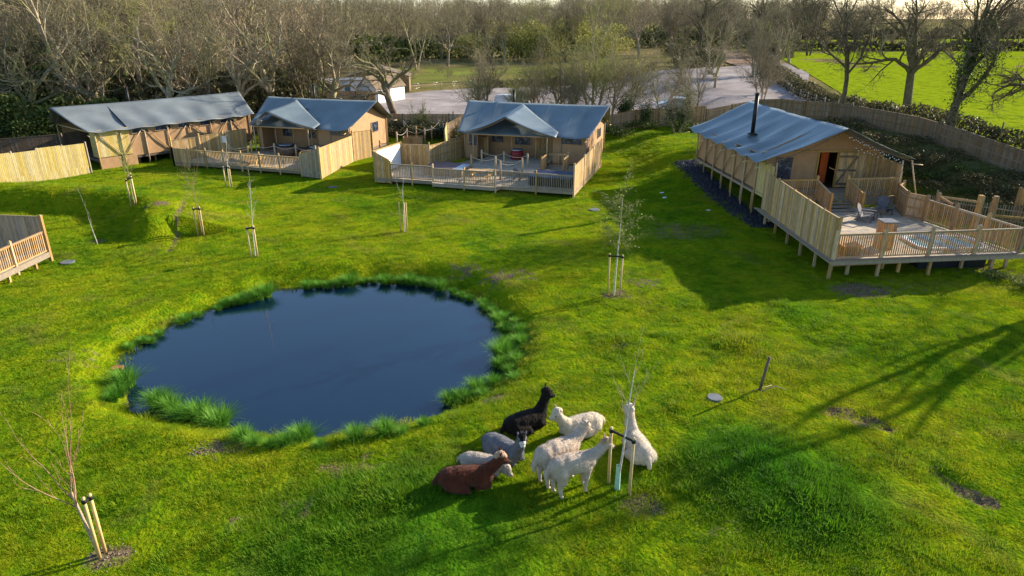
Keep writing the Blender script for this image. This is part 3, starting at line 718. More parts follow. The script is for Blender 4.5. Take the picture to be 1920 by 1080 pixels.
def panel(parent, p, q, z0, z1, mat, z0b=None, z1b=None, name='fence_panel', cap=True, bw=.125, rails=True, side=1, gap=.01, jag=0):
    mb = MB(); boards(mb, p, q, z0, z1, z0b, z1b, bw, gap, jag=jag)
    z0b = z0 if z0b is None else z0b; z1b = z1 if z1b is None else z1b
    P0, P1 = Vector((p[0],p[1],0)), Vector((q[0],q[1],0)); d = (P1-P0).normalized(); nr = Vector((-d.y,d.x,0))*side*.035
    if rails:
        for f in (.15, .5, .85):
            a = P0+nr+Vector((0,0,z0+(z1-z0)*f)); b = P1+nr+Vector((0,0,z0b+(z1b-z0b)*f)); mb.bar(a, b, .035, .08)
    if cap: mb.bar(P0+Vector((0,0,z1+.018)), P1+Vector((0,0,z1b+.018)), .075, .03)
    return mb.build(name, mat, parent)
def post(parent, x, y, z0, z1, mat, s=.1, name='post', cap=True, rz=0):
    mb = MB(); mb.box((x, y, (z0+z1)/2), (s, s, z1-z0), rz)
    if cap: mb.hexa([Vector((x,y,z1))+Matrix.Rotation(rz,3,'Z')@Vector(v) for v in ((-s*.6,-s*.6,0),(s*.6,-s*.6,0),(s*.6,s*.6,0),(-s*.6,s*.6,0),(-s*.1,-s*.1,s*.5),(s*.1,-s*.1,s*.5),(s*.1,s*.1,s*.5),(-s*.1,s*.1,s*.5))])
    return mb.build(name, mat, parent)
def balustrade(parent, p, q, z, h, mat, zq=None, gap=.11, name='balustrade', hand=None):
    mb = MB(); zq = z if zq is None else zq
    A, B = Vector((p[0],p[1],z)), Vector((q[0],q[1],zq)); up = Vector((0,0,1)); L = (B-A).length; n = max(2, round(L/gap))
    mb.bar(A+up*.10, B+up*.10, .045, .06); mb.bar(A+up*(h-.06), B+up*(h-.06), .045, .06); 
    for i in range(n):
        c = A+(B-A)*((i+.5)/n); mb.bar(c+up*.08, c+up*(h-.04), .042, .042, up=(1,0,0))
    o = mb.build(name, mat, parent)
    m2 = MB(); m2.bar(A+up*(h-.012), B+up*(h-.012), .095, .035); m2.build('handrail', hand or mat, parent)
    return o
def deck_floor(parent, poly, z, mat, ang, bw=.145, th=.03, name='deck_floor', hole=None):
    """boards laid at an angle, clipped to the outline"""
    bm = bmesh.new(); ca, sa = math.cos(ang), math.sin(ang)
    loc = [(x*ca+y*sa, -x*sa+y*ca) for x, y in poly]; y0, y1 = min(p[1] for p in loc), max(p[1] for p in loc)
    mb = MB(); y = y0
    while y < y1:
        ym = y+bw/2; xsx = []
        for (ax, ay), (bx, by) in zip(loc, loc[1:]+loc[:1]):
            if (ay > ym) != (by > ym): xsx.append(ax+(ym-ay)/(by-ay)*(bx-ax))
        xsx.sort()
        for a, b in zip(xsx[::2], xsx[1::2]):
            cuts = [a]; 
            while cuts[-1] < b-3.9: cuts.append(cuts[-1]+3.6+random.random()*.3)
            cuts.append(b)
            for c0, c1 in zip(cuts, cuts[1:]):
                mb.hexa([Vector((u*ca-v*sa, u*sa+v*ca, zz)) for zz in (z-th, z) for u, v in ((c0+.002,y+.004),(c1-.002,y+.004),(c1-.002,y+bw-.004),(c0+.002,y+bw-.004))])
        y += bw
    return mb.build(name, mat, parent)
def rope(parent, a, b, sag=.22, r=.018):
    a, b = Vector(a), Vector(b); mb = MB()
    mb.tube([a+(b-a)*t+Vector((0,0,-4*sag*t*(1-t))) for t in [i/8 for i in range(9)]], r, 5); return mb.build('rope', M['rope'], parent)
def ang_of(p, q): return math.atan2(q[1]-p[1], q[0]-p[0])

# ------------------------------------------------------------------ safari tents
class TF:
    def __init__(s, root, O, ang, L, D, fz, ez, rz): s.root = root; s.O = Vector((O[0],O[1],0)); a = R(ang); s.ex = Vector((math.cos(a), math.sin(a), 0)); s.ey = Vector((-math.sin(a), math.cos(a), 0)); s.L, s.D, s.fz, s.ez, s.rz = L, D, fz, ez, rz; s.a = a
    def W(s, a, b, z=0.0): return s.O+s.ex*a+s.ey*b+Vector((0,0,z))
    def slope(s, b): return s.ez+(s.rz-s.ez)*(1-abs(b-s.D/2)/(s.D/2))
def roof_slope(t, mb, side, gl, gr, flare, over, nt, wr=.035, sag=.14, nu=70, nv=18, curl=0):
    """one slope of the fly sheet: hung between ridge and eave poles, scalloped between the ties"""
    def fn(u, v):
        a0, a1 = -gl-flare*(1-v), t.L+gr+flare*(1-v); a = a0+(a1-a0)*u
        b = t.D/2-(t.D/2+over)*v; z = t.rz+(t.ez-t.rz)*(v*(t.D/2+over)/(t.D/2))
        z -= sag*math.sin(math.pi*v)**1.2*(.55+.45*math.sin(math.pi*u)); z -= .05*math.sin(math.pi*u)*(1-v)
        z += wr*v*math.cos(u*nt*2*math.pi)-wr*.4*v; z += wr*.35*math.sin(u*31+v*7)*math.sin(math.pi*v)
        b += .05*v*(1-math.cos(u*nt*2*math.pi)); e = abs(u-.5)*2; z += .08*max(0, e-.85)/.15*v
        z += wr*.8*(math.sin(u*23+v*3+side)*.5+math.sin(u*41-v*6)*.3+math.sin(u*13+2*v)*.6)*(.3+.7*math.sin(math.pi*v))
        a += curl*math.sin(math.pi*v)*(1 if u < .5 else -1)*.25*abs(2*u-1)
        if side < 0: b = t.D-b
        return t.W(a, b, z)
    mb.patch(fn, nu, nv)
    t.seams = getattr(t, 'seams', []); s_ = MB()
    for k in range(1, nt*2): s_.tube([fn((k+.3)/(nt*2+.6), j/10)+Vector((0,0,.006)) for j in range(11)], .007, 4)
    t.seams.append(s_)
    return fn
def add_seams(t, roof):
    for s_ in t.seams: s_.build('seam', M['seam'], roof)
def gable_wall(t, a, mb, inset=.03, z0=None):
    z0 = t.fz if z0 is None else z0; W = t.W
    f = [W(a,0,z0), W(a,t.D,z0)]+[W(a, t.D*(1-k/8), t.slope(t.D*(1-k/8))-inset-.10-.17*math.sin(math.pi*(k%4)/4)*1.0) for k in range(9)]; k = [p+t.ex*.03 for p in f]; n = len(f)
    mb.add(f+k, [tuple(range(n-1,-1,-1)),tuple(range(n,2*n))]+[(i,(i+1)%n,n+(i+1)%n,n+i) for i in range(n)])
def long_wall(t, b, mb, z0=None, a0=0, a1=None):
    z0 = t.fz if z0 is None else z0; a1 = t.L if a1 is None else a1
    n = max(2, int((a1-a0)/.5))
    def fn(u, v): return t.W(a0+(a1-a0)*u, b+.02*math.sin(u*n*2.1), z0+(t.ez-.17-z0)*v)
    mb.patch(fn, n*2, 3)
def window(t, a, b, z, wd, ht, face, sq=False, name='window'):
    """face: 'f' front (toward -ey), 'l' left gable, 'r' right gable; a,b is the window centre"""
    n = {'f': -t.ey, 'b': t.ey, 'r': t.ex, 'l': -t.ex}[face]; s = t.ex if face in 'fb' else t.ey
    c = t.W(a, b, z)+n*.05; up = Vector((0,0,1)); mb = MB()
    def q(c_, w_, h_, th):
        mb.hexa([c_+s*i*w_/2+up*j*h_/2+n*k for k in (0, th) for i, j in ((-1,-1),(1,-1),(1,1),(-1,1))])
    q(c, wd, ht, .015); o = mb.build(name, M['pvc'], t.root)
    mb = MB(); 
    for sg in (-1, 1): mb.bar(c+s*sg*(wd/2+.03)-up*(ht/2+.05), c+s*sg*(wd/2+.03)+up*(ht/2+.05), .06, .03, up=n); mb.bar(c-s*(wd/2+.06)+up*sg*(ht/2+.03), c+s*(wd/2+.06)+up*sg*(ht/2+.03), .03, .06, up=n)
    m = mb.build('window_frame', M['flap'], o)
    return o
def pole(t, p, q, r=.05, name='pole', mat=None):
    mb = MB(); mb.tube([p, q], [r, r*.9], 8); return mb.build(name, mat or M['pole'], t.root)
def rafter(t, p, q, mat=None, sag=.17):
    mb = MB(); mb.tube([p+(q-p)*k+Vector((0,0,-sag*math.sin(math.pi*k))) for k in [i/6 for i in range(7)]], .035, 6); return mb.build('rafter', mat or M['timber_dark'], t.root)
def tips(t, side, us, over, gl, gr, ln=.35, mat=None):
    for u in us:
        a = -gl+(t.L+gl+gr)*u; b = -over; z = t.ez-(over/(t.D/2))*(t.rz-t.ez)
        sgn = -1; 
        if side < 0: b = t.D-b; sgn = 1
        p = t.W(a, b-sgn*.05, z-.17); q = t.W(a, b+sgn*ln, z-.24); mb = MB(); mb.tube([p, q], [.03,.03], 6); mb.build('tie_pole', mat or M['stake'], t.root)
def chimney(t, a, b, z0, z1, r=.11):
    mb = MB(); p = t.W(a, b, z0); q = t.W(a, b, z1); mb.tube([p, q], r, 14); o = mb.build('chimney', M['black_metal'], t.root)
    mb = MB(); mb.tube([q+Vector((0,0,.0)), q+Vector((0,0,.06))], r*1.25, 14); mb.tube([q+Vector((0,0,.10)), q+Vector((0,0,.14))], [r*1.5, r*1.2], 14); mb.tube([q+Vector((0,0,.05)), q+Vector((0,0,.11))], r*.5, 8); mb.build('cowl', M['black_metal'], o)
    mb = MB(); mb.tube([p-Vector((0,0,.05)), p+Vector((0,0,.03))], [r*2.6, r*1.4], 14); mb.build('flashing', M['rubber'], o)
def porch_roof(t, a0, a1, apex, fz_l, fz_r, front, zr, back_b, drop=0):
    """gabled canopy over the middle of the long front: two sagging triangles meeting on its own ridge"""
    W = t.W; mb = MB(); A = W(apex, -front, zr); B = W(apex+.1, back_b, t.slope(back_b)+.05)
    for (a, ft, zz) in ((a0, front, fz_l), (a1, front, fz_r)):
        Fp = W(a, -ft, zz); J = W(apex+(a-apex)*.98, -.30, t.ez+.0)
        def fn(u, v, A=A, B=B, Fp=Fp, J=J):
            top = A+(B-A)*u; bot = Fp+(J-Fp)*u; p = top+(bot-top)*v
            p.z -= .16*math.sin(math.pi*v)*(1-u*.6)+.05*math.sin(math.pi*u)*(1-v); return p
        mb.patch(fn, 12, 14)
    mb.build('porch_roof', M['roof'], t.root, solid=.012)
    # edge rafters, tie beam and posts of the porch
    zb = t.ez-.32
    rafter(t, W(apex, -front+.2, zr-.12), W(a0, -front+.2, fz_l-.10), M['timber_warm']); rafter(t, W(apex, -front+.2, zr-.12), W(a1, -front+.2, fz_r-.10), M['timber_warm'])
    pole(t, W(a0+.45, -front+.2, zb), W(a1-.55, -front+.2, zb), .05, 'beam', M['timber_warm'])

def lodge_small(name, label, O, ang, L, D, fz, ez, rz, porch, over=.8, gl=.3, gr=.35, flare=.75, wall_doors=(), roofmat='roof', nt=5, openfront=True):
    g = Vector((O[0], O[1], 0)); root = thing(name, label, 'tent lodge', (O[0], O[1], 0), None)
    t = TF(root, O, ang, L, D, fz, ez, rz); W = t.W
    mb = MB(); roof_slope(t, mb, 1, gl, gr, flare, over, nt); roof_slope(t, mb, -1, gl, gr, flare, over, nt); add_seams(t, mb.build('roof', M[roofmat], root, solid=.012))
    mb = MB(); gable_wall(t, 0, mb); gable_wall(t, L-.03, mb); long_wall(t, D, mb)
    pa0, pa1, apex, front, zr, setb = porch
    long_wall(t, 0, mb, a0=0, a1=pa0+.5); long_wall(t, 0, mb, a0=pa1-.6, a1=L)
    # recessed front wall under the porch with its two cheeks
    n = 8
    mb.patch(lambda u, v: W(pa0+.5+(pa1-pa0-1.1)*u, setb, fz+(ez+.5-fz)*v), 12, 3)
    for a in (pa0+.5, pa1-.6): mb.patch(lambda u, v, a=a: W(a, setb*u, fz+(ez-fz)*v), 3, 3)
    mb.build('canvas_wall', M['canvas_wall'], root)
    mb = MB(); mb.box(W(L/2, D/2, fz-.12), (L, D, .2), t.a); mb.build('floor', M['timber_dark'], root)
    mb = MB(); mb.patch(lambda u, v: W(pa0+.4+(pa1-pa0-.9)*u, setb+.05, ez+.35+(zr-ez-.3)*v*(1-abs(2*u-1))), 8, 4); mb.build('gable_shade', M['interior'], root)  # near-black sheet paints in the shade under the porch gable
    for a in np.linspace(0, L, 6): pole(t, W(a, -.06, fz), W(a, -.06, ez-.15), .045)
    for b in (.06, D-.06): pole(t, W(L+.07, b, fz-.3), W(L+.07, b, ez), .05)
    rafter(t, W(L+.3, .0, ez-.12), W(L+.3, D/2, rz-.15)); rafter(t, W(L+.3, D, ez-.12), W(L+.3, D/2, rz-.15))
    tips(t, 1, (0, .98), over, gl, gr); tips(t, -1, (0, 1), over, gl, gr, .7)
    porch_roof(t, pa0, pa1, apex, ez-.1, ez-.22, front, zr, D/2-.35)
    for a in (pa0+.6, pa1-.75): pole(t, W(a, -front+.2, fz), W(a, -front+.2, ez-.3), .055, 'porch_post')
    return t
# ================================================================== lodge with the porch in the middle of the photo
t3 = lodge_small('safari_tent', 'tan canvas lodge with bluish roof and gabled porch in the middle of the view', (-3.9,57.0), -17.5, 10.2, 7.6, .55, 3.05, 4.75, (.6,8.1,3.9,1.45,4.2,2.0))
W = t3.W; r3 = t3.root
window(t3, 2.2, 2.0, 2.1, 1.0, .9, 'f'); window(t3, 4.4, 2.0, 2.1, 1.35, 1.15, 'f'); window(t3, 9.0, -.03, 2.45, 1.7, .62, 'f'); window(t3, .75, -.03, 2.1, .7, .9, 'f')
window(t3, 10.2, 5.2, 2.3, 1.3, .7, 'r')
mb = MB()
a0, a1 = W(5.75,1.93,0), W(7.1,1.93,0); boards(mb, a0, a1, .55, 2.85, bw=.12); d_ = mb.build('door', M['timber_warm'], r3)
mb = MB(); mb.bar(W(5.8,1.90,.8), W(7.05,1.90,2.6), .03, .1); mb.bar(W(5.78,1.895,2.6), W(7.08,1.895,2.6), .03, .12); mb.bar(W(5.78,1.895,.8), W(7.08,1.895,.8), .03, .12); mb.build('door_brace', M['timber'], d_)
chimney(t3, 2.7, 5.0, 3.9, 5.5)
mb = MB(); mb.box(W(5.4,1.92,2.35), (.34,.02,.46), t3.a); o = mb.build('notice', M['paper'], r3)
# deck of the middle lodge
zD = .42
A3, B3 = (-10.2,50.1), (4.2,45.7); U = Vector((B3[0]-A3[0], B3[1]-A3[1], 0)).normalized(); Vv = Vector((-U.y, U.x, 0)); L3 = 15.06
def D3(a, b, z=0): return Vector((A3[0], A3[1], 0))+U*a+Vv*b+Vector((0,0,z))
deck3 = thing('timber_deck', 'large fenced timber deck with picket rail in front of the middle lodge', 'deck', (A3[0], A3[1], 0))
poly3 = [tuple(D3(*q)[:2]) for q in ((0,0),(4.6,0),(4.9,-.55),(9.6,-.55),(9.9,0),(L3,0),(L3,10.3),(5.2,10.3),(3.9,6.2),(0,5.0))]
deck_floor(deck3, poly3, zD, M['deck'], ang_of(A3, B3))
mb = MB()
edge = [(0,0),(4.6,0),(4.9,-.55),(9.6,-.55),(9.9,0),(L3,0)]
for p, q in zip(edge, edge[1:]): mb.bar(D3(*p, zD-.14), D3(*q, zD-.14), .04, .2)
mb.bar(D3(L3,0,zD-.14), D3(L3,10.3,zD-.14), .04, .2); mb.build('fascia', M['timber_grey'], deck3)
rp = [(1.35,0),(4.7,0),(4.9,-.5),(7.3,-.5),(9.6,-.5),(9.9,0),(12.4,0),(L3-.1,0)]
for p, q in zip(rp, rp[1:]):
    if math.dist(p, q) > .7: balustrade(deck3, D3(*p), D3(*q), zD, 1.08, M['timber_grey'], gap=.13)
for p in (rp[0], rp[1], rp[3], rp[4], rp[6]): post(deck3, *D3(*p)[:2], 0, zD+1.25, M['timber'], rz=t3.a)
post(deck3, *D3(3.05,0)[:2], 0, zD+1.25, M['timber'])
panel(deck3, D3(0,0), D3(1.3,0), .05, 2.35, M['timber'], z1b=1.75, side=1)
panel(deck3, D3(L3,0), D3(L3,3.4), .02, 2.1, M['timber'], z1b=2.12, side=1); panel(deck3, D3(L3,3.4), D3(L3,6.8), .02, 2.16, M['timber']); panel(deck3, D3(L3,6.8), D3(L3,10.4), .02, 2.24, M['timber'])
for b in (0, 3.4, 6.8, 10.4): post(deck3, *D3(L3,b)[:2], 0, 2.3, M['timber'], .11, rz=t3.a)
# left side fences: white painted panel, return, long run back to the lodge
lw = panel(deck3, D3(0,0), D3(.2,4.2), .05, 2.35, M['timber'], z1b=2.3)
mb = MB(); mb.bar(D3(.12,.35,1.42), D3(.30,3.9,1.4), .03, 1.7); ws = mb.build('white_sheet', M['white'], deck3)
panel(deck3, D3(.2,4.2), D3(2.5,4.5), .4, 2.15, M['timber']); panel(deck3, D3(2.5,4.5), D3(3.2,7.1), .4, 2.1, M['timber'], side=-1); panel(deck3, D3(3.2,7.1), D3(3.9,9.3), .4, 2.2, M['timber'], side=-1); panel(deck3, D3(3.9,9.3), D3(5.6,9.5), .4, 2.1, M['timber_warm'])
for p in ((.2,4.2),(2.5,4.5),(3.2,7.1),(3.9,9.3)): post(deck3, *D3(*p)[:2], 0, 2.35, M['timber'], .11)
# raised inner platform, front boards, steps
pl = [tuple(D3(*q)[:2]) for q in ((5.9,3.6),(11.4,3.3),(11.4,9.6),(5.9,9.6))]
deck_floor(deck3, pl, .72, M['deck'], ang_of(A3, B3), name='upper_floor'); mb = MB(); boards(mb, D3(5.9,3.58), D3(11.4,3.28), .42, .69, bw=.14); mb.build('riser', M['timber_grey'], deck3)
rpst = [(6.3,3.7),(8.3,3.5),(8.3,5.6),(10.3,5.3),(6.4,5.8),(10.4,3.45),(9.2,1.9)]
for p in rpst:
    mb = MB(); mb.tube([D3(*p,.4), D3(*p,1.78)], .075, 10); mb.build('rope_post', M['pole'], deck3)
for i, j in ((0,1),(1,5),(4,2),(2,3),(5,6)): rope(deck3, D3(*rpst[i],1.62), D3(*rpst[j],1.62))
for a in (11.6, 13.3):
    balustrade(deck3, D3(a,4.4), D3(a,6.0), .62, 1.05, M['timber'], gap=.12); post(deck3, *D3(a,4.4)[:2], .4, 1.8, M['timber'], .09); post(deck3, *D3(a,6.0)[:2], .4, 1.9, M['timber'], .09)
balustrade(deck3, D3(11.7,6.4), D3(13.2,6.4), .62, 1.05, M['timber'], gap=.12)
mb = MB()
for k in range(3): mb.box(D3(12.45, 4.1+.35*k, .47+.09*k), (1.5,.35,.1+.0*k), t3.a)
mb.build('steps', M['timber_grey'], deck3)
# things on that deck
ht = thing('hot_tub', 'hot tub with a folded brown cover let into the middle lodge\'s deck', 'hot tub', tuple(D3(4.7,2.9,zD)))
mb = MB(); 
for (x0,x1) in ((3.3,6.0),): boards(mb, D3(3.2,1.9), D3(6.2,1.75), zD, zD+.5, bw=.1); boards(mb, D3(6.2,1.75), D3(6.3,4.0), zD, zD+.5, bw=.1); boards(mb, D3(3.2,1.9), D3(3.3,4.1), zD, zD+.5, bw=.1)
mb.build('surround', M['timber_grey'], ht)
mb = MB(); mb.box(D3(4.3,2.95,zD+.54), (2.35,2.2,.10), t3.a); mb.build('cover', M['brown_cover'], ht, bevel=.03)
mb = MB(); mb.box(D3(5.85,2.9,zD+.53), (.75,2.2,.06), t3.a); mb.build('rim', M['metal'], ht, bevel=.02)
def picnic_table(loc, rz, label, mat='timber', sc=1):
    t = thing('picnic_table', label, 'table', tuple(loc)); Rz = Matrix.Rotation(rz, 3, 'Z'); L_ = Vector(loc)
    def T(x, y, z): return L_+Rz@Vector((x,y,z))*sc
    mb = MB()
    for i in range(5): mb.bar(T(-.9,-.32+.16*i,.74), T(.9,-.32+.16*i,.74), .145*sc, .035)
    mb.build('table_top', M[mat], t)
    for s_ in (-1, 1):
        mb = MB()
        for k in (.58,.72): mb.bar(T(-.9,s_*k,.45), T(.9,s_*k,.45), .13*sc, .035)
        mb.build('bench', M[mat], t)
        mb = MB(); mb.bar(T(s_*.65,-.8,.38), T(s_*.65,.8,.38), .05, .09); mb.bar(T(s_*.65,-.25,.72), T(s_*.65,-.55,0), .05, .09); mb.bar(T(s_*.65,.25,.72), T(s_*.65,.55,0), .05, .09); mb.build('leg', M[mat], t)
    return t
picnic_table(D3(7.9,1.25,zD), t3.a+.1, 'pale timber picnic table behind the picket rail of the middle lodge', 'timber')
bb = thing('red_barrel', 'dark red barrel with a pale lid under the porch of the middle lodge', 'barrel', tuple(W(4.55,-.1,.72)))
mb = MB(); c = W(4.55,-.1,.72); mb.tube([c, c+Vector((0,0,.35)), c+Vector((0,0,.72))], [.5,.55,.5], 18); mb.build('barrel_body', M['red'], bb)
mb = MB(); mb.tube([c+Vector((0,0,.73)), c+Vector((0,0,.79))], [.54,.5], 18); mb.build('lid', M['metal'], bb)
pc = thing('covered_pool', 'navy covered tub beside the right-hand fence of the middle lodge\'s deck', 'pool', tuple(D3(13.2,1.9,zD)))
mb = MB(); mb.box(D3(13.15,1.9,zD+.28), (3.0,2.3,.56), t3.a); mb.build('tub', M['black_plastic'], pc, bevel=.05); mb = MB(); mb.box(D3(13.15,1.9,zD+.62), (3.1,2.4,.1), t3.a); mb.build('cover', M['navy'], pc, bevel=.04)
def garden_chair(loc, rz, label, mat, group=None):
    t = thing('garden_chair', label, 'chair', tuple(loc), group); Rz = Matrix.Rotation(rz, 3, 'Z'); L_ = Vector(loc)
    def T(x, y, z): return L_+Rz@Vector((x,y,z))
    mb = MB()
    for i in range(6): mb.bar(T(-.26,-.32+.1*i,.38-.028*i), T(.26,-.32+.1*i,.38-.028*i), .085, .02)
    mb.build('seat', M[mat], t); mb = MB()
    for i in range(7): h = .78-.025*abs(i-3)**1.6; mb.bar(T(-.24+.08*i,.2,.22), T(-.29+.0967*i,.2+.42*h,.22+h*.93), .072, .02, up=(Rz@Vector((0,-1,.5))))
    mb.build('backrest', M[mat], t)
    for s_ in (-1, 1):
        mb = MB(); mb.bar(T(s_*.34,-.4,.57), T(s_*.34,.35,.55), .13, .022); mb.build('armrest', M[mat], t)
        mb = MB(); mb.bar(T(s_*.3,-.34,0), T(s_*.3,-.34,.56), .03, .09); mb.build('leg', M[mat], t)
        mb = MB(); mb.bar(T(s_*.29,-.34,.36), T(s_*.29,.5,.06), .03, .1); mb.bar(T(s_*.33,.3,0), T(s_*.33,.33,.55), .03,.08); mb.build('leg', M[mat], t)
    return t
garden_chair(D3(10.6,2.3,zD), t3.a+2.6, 'grey slatted chair beside the navy tub', 'chair_grey')
# ================================================================== second lodge (left of the middle one)
t2 = lodge_small('safari_tent', 'tan canvas lodge with gabled porch and sunlit right gable, second from the left', (-22.2,60.6), -18, 9.0, 6.6, .6, 3.1, 4.75, (-.1,6.6,2.1,1.4,4.1,1.9), nt=4, roofmat='roof')
W = t2.W; r2 = t2.root
window(t2, 1.6, 1.9, 2.1, .9, 1.1, 'f'); window(t2, 4.1, 1.9, 2.1, .75, 1.2, 'f'); window(t2, 7.9, -.03, 2.5, 1.4, .6, 'f'); window(t2, 9.0, 4.4, 2.35, 1.15, .8, 'r')
chimney(t2, 2.9, 4.7, 3.9, 5.7, .10)
deck2 = thing('timber_deck', 'fenced timber deck with picket rail in front of the second lodge from the left', 'deck', (P(328,313).x, P(328,313).y, 0))
a2, b2, c2 = P(328,312), P(567,331), P(603,336); e2 = P(664,304); f2 = P(700,296); l2 = G(462,283)
zE = .45; lb = c2+(e2-c2)*0
inner = t2.W(0,-.2,0); inner2 = t2.W(6,-.2,0)
poly2 = [tuple(q[:2]) for q in (a2, b2, c2, e2, f2, t2.W(9,-.1,0), t2.W(0,-.1,0), t2.W(-.8,-1,0))]
deck_floor(deck2, poly2, zE, M['deck'], ang_of(a2, b2))
bl = [a2+(b2-a2)*t for t in (0,.13,.27,.41,.55,.69,.84,1)]
panel(deck2, bl[0], bl[1], .05, 1.5, M['timber'])
for p, q in zip(bl[1:], bl[2:]): balustrade(deck2, p, q, zE-.05, 1.08, M['timber'], gap=.14)
for p in bl[1:-1]: post(deck2, p.x, p.y, 0, zE+1.2, M['timber'], .1)
mb = MB(); mb.bar(a2+Vector((0,0,.3)), b2+Vector((0,0,.3)), .04, .2); mb.build('fascia', M['timber_grey'], deck2)
panel(deck2, b2, c2, .03, 1.75, M['timber_grey'], z1b=2.3, side=1)
panel(deck2, c2, e2, .03, 2.3, M['timber'], z1b=2.2); panel(deck2, e2, f2, .03, 2.5, M['timber'], z1b=2.4)
for p, z in ((a2,1.6),(b2,1.8),(c2,2.4),(e2,2.6),(f2,2.5)): post(deck2, p.x, p.y, 0, z, M['timber'], .12)
w0 = t2.W(-.9,-.6,0); lp = [a2+(w0-a2)*t for t in (0,.36,.68,1)]
for p, q, za, zb in ((lp[0],lp[1],2.1,2.15),(lp[1],lp[2],2.2,2.3),(lp[2],lp[3],2.35,2.4)): panel(deck2, p, q, .3, za, M['timber'], z1b=zb)
for p in lp: post(deck2, p.x, p.y, 0, 2.4, M['timber'], .12)
ip = [b2+(e2-c2)*1.0+Vector((-.6,.3,0)), b2+Vector((.4,.9,0))]
panel(deck2, b2+Vector((-.3,1.2,0)), b2+Vector((1.4,2.0,0)), zE, 1.7, M['timber']); panel(deck2, b2+Vector((1.4,2.0,0)), e2+Vector((-.5,-.2,0)), zE, 1.7, M['timber'])
k2 = t2.W
rps = [k2(1.1,-2.6,0), k2(3.4,-2.6,0), k2(5.4,-2.5,0), k2(7.2,-2.4,0), k2(.2,-4.2,0), k2(2.2,-4.4,0)]
for p in rps: mb = MB(); mb.tube([p+Vector((0,0,.4)), p+Vector((0,0,1.7))], .075, 10); mb.build('rope_post', M['pole'], deck2)
for i, j in ((0,1),(1,2),(2,3),(4,5),(0,4)): rope(deck2, rps[i]+Vector((0,0,1.5)), rps[j]+Vector((0,0,1.5)))
mb = MB(); q_ = lp[2]; mb.box((q_.x+.1, q_.y-.12, 1.75), (.45,.04,.55), t2.a); mb.build('notice_board', M['paper'], deck2)
for a, lab in ((3.6,'round dark tub with a metal rim under the left half of the second lodge\'s porch'),(6.6,'round dark tub with a pale lid under the right half of the second lodge\'s porch')):
    c = k2(a,-1.3,zE+.02); tb = thing('wooden_tub', lab, 'hot tub', tuple(c)); mb = MB(); mb.tube([c, c+Vector((0,0,.85))], [.72,.76], 22); mb.build('tub_body', M['timber_dark'], tb)
    mb = MB(); mb.tube([c+Vector((0,0,.86)), c+Vector((0,0,.93))], [.82,.80], 22); mb.build('tub_rim', M['black_plastic'], tb); mb = MB(); mb.tube([c+Vector((0,0,.935)), c+Vector((0,0,.96))], [.62,.5], 22); mb.build('tub_lid', M['metal'], tb)
picnic_table(k2(3.0,-5.2,zE), t2.a+.2, 'pale picnic table on the deck of the second lodge from the left', 'timber')
# ================================================================== long lodge on the far left
r1 = thing('safari_tent', 'long tan canvas lodge with a plain grey roof and a timber-clad end, leftmost', 'tent lodge', (-33,54.6,0))
t1 = TF(r1, (-33.1,54.7), 50, 13.4, 7.0, .9, 3.2, 4.75); W = t1.W
mb = MB(); roof_slope(t1, mb, 1, .6, .3, 1.0, .45, 7, .045, .18); roof_slope(t1, mb, -1, .6, .3, 1.0, .45, 7, .045, .18); mb.build('roof', M['roof_grey'], r1, solid=.012)
mb = MB(); long_wall(t1, 0, mb, z0=.75, a0=2.6); long_wall(t1, 7.0, mb); gable_wall(t1, 13.37, mb); gable_wall(t1, 2.6, mb); mb.build('canvas_wall', M['canvas_wall'], r1)
mb = MB(); boards(mb, W(0,-.02,0), W(2.6,-.02,0), .95, 3.1, bw=.12); boards(mb, W(0,-.02,0), W(0,1.0,0), .95, 3.1, bw=.12); mb.build('timber_cladding', M['timber_yellow'], r1)
mb = MB(); mb.patch(lambda u, v: W(2.9*u, -.03, .02+.88*v), 6, 3); mb.build('skirt', M['canvas_wall'], r1)
mb = MB(); mb.box(W(6.7,3.5,.65), (13.3,6.9,.22), t1.a); mb.build('floor', M['timber_dark'], r1)
for i, a in enumerate(np.linspace(0, 13.4, 8)):
    pole(t1, W(a,-.08,0 if i < 6 else .1), W(a,-.08,3.02), .055)
    if i < 7:
        s_ = 1 if i % 2 else -1; a2_ = a+1.9/2+.0
        pole(t1, W(a+.1,-.1,2.95) if s_ < 0 else W(a+1.8,-.1,2.95), W(a+1.75,-.1,1.0) if s_ < 0 else W(a+.15,-.1,1.0), .04, 'brace')
for a in (3.5,5.4,7.35,9.3,11.2): window(t1, a, -.0, 2.82, 1.25, .5, 'f')
tips(t1, 1, np.linspace(0,1,8), .45, .6, .3, .3); tips(t1, -1, (0,), .45, .6, .3, .5)
rafter(t1, W(-.9,3.5,4.55), W(-.4,0,3.0)); rafter(t1, W(-.9,3.5,4.55), W(-.4,7,3.0)); pole(t1, W(-.3,0,3.0), W(-.3,7,3.0), .05, 'beam'); pole(t1, W(-.3,7,.5), W(-.3,7,3.1), .05, 'porch_post')
mb = MB(); mb.patch(lambda u, v: W(2.55, 7*u, .9+(t1.slope(7*u)-.95)*v), 8, 4); mb.build('porch_shade', M['interior'], r1)  # near-black sheet over the canvas paints the open porch's shade
panel(r1, W(-.1,6.9), W(2.5,6.9), .9, 2.2, M['timber_dark'])
chimney(t1, 4.9, 4.6, 4.0, 5.65, .10)
for k, a in enumerate((3.3,4.6,5.9)): post(r1, *W(a,.6)[:2], 0, .7, M['timber_grey'], .1, 'support_post', False)
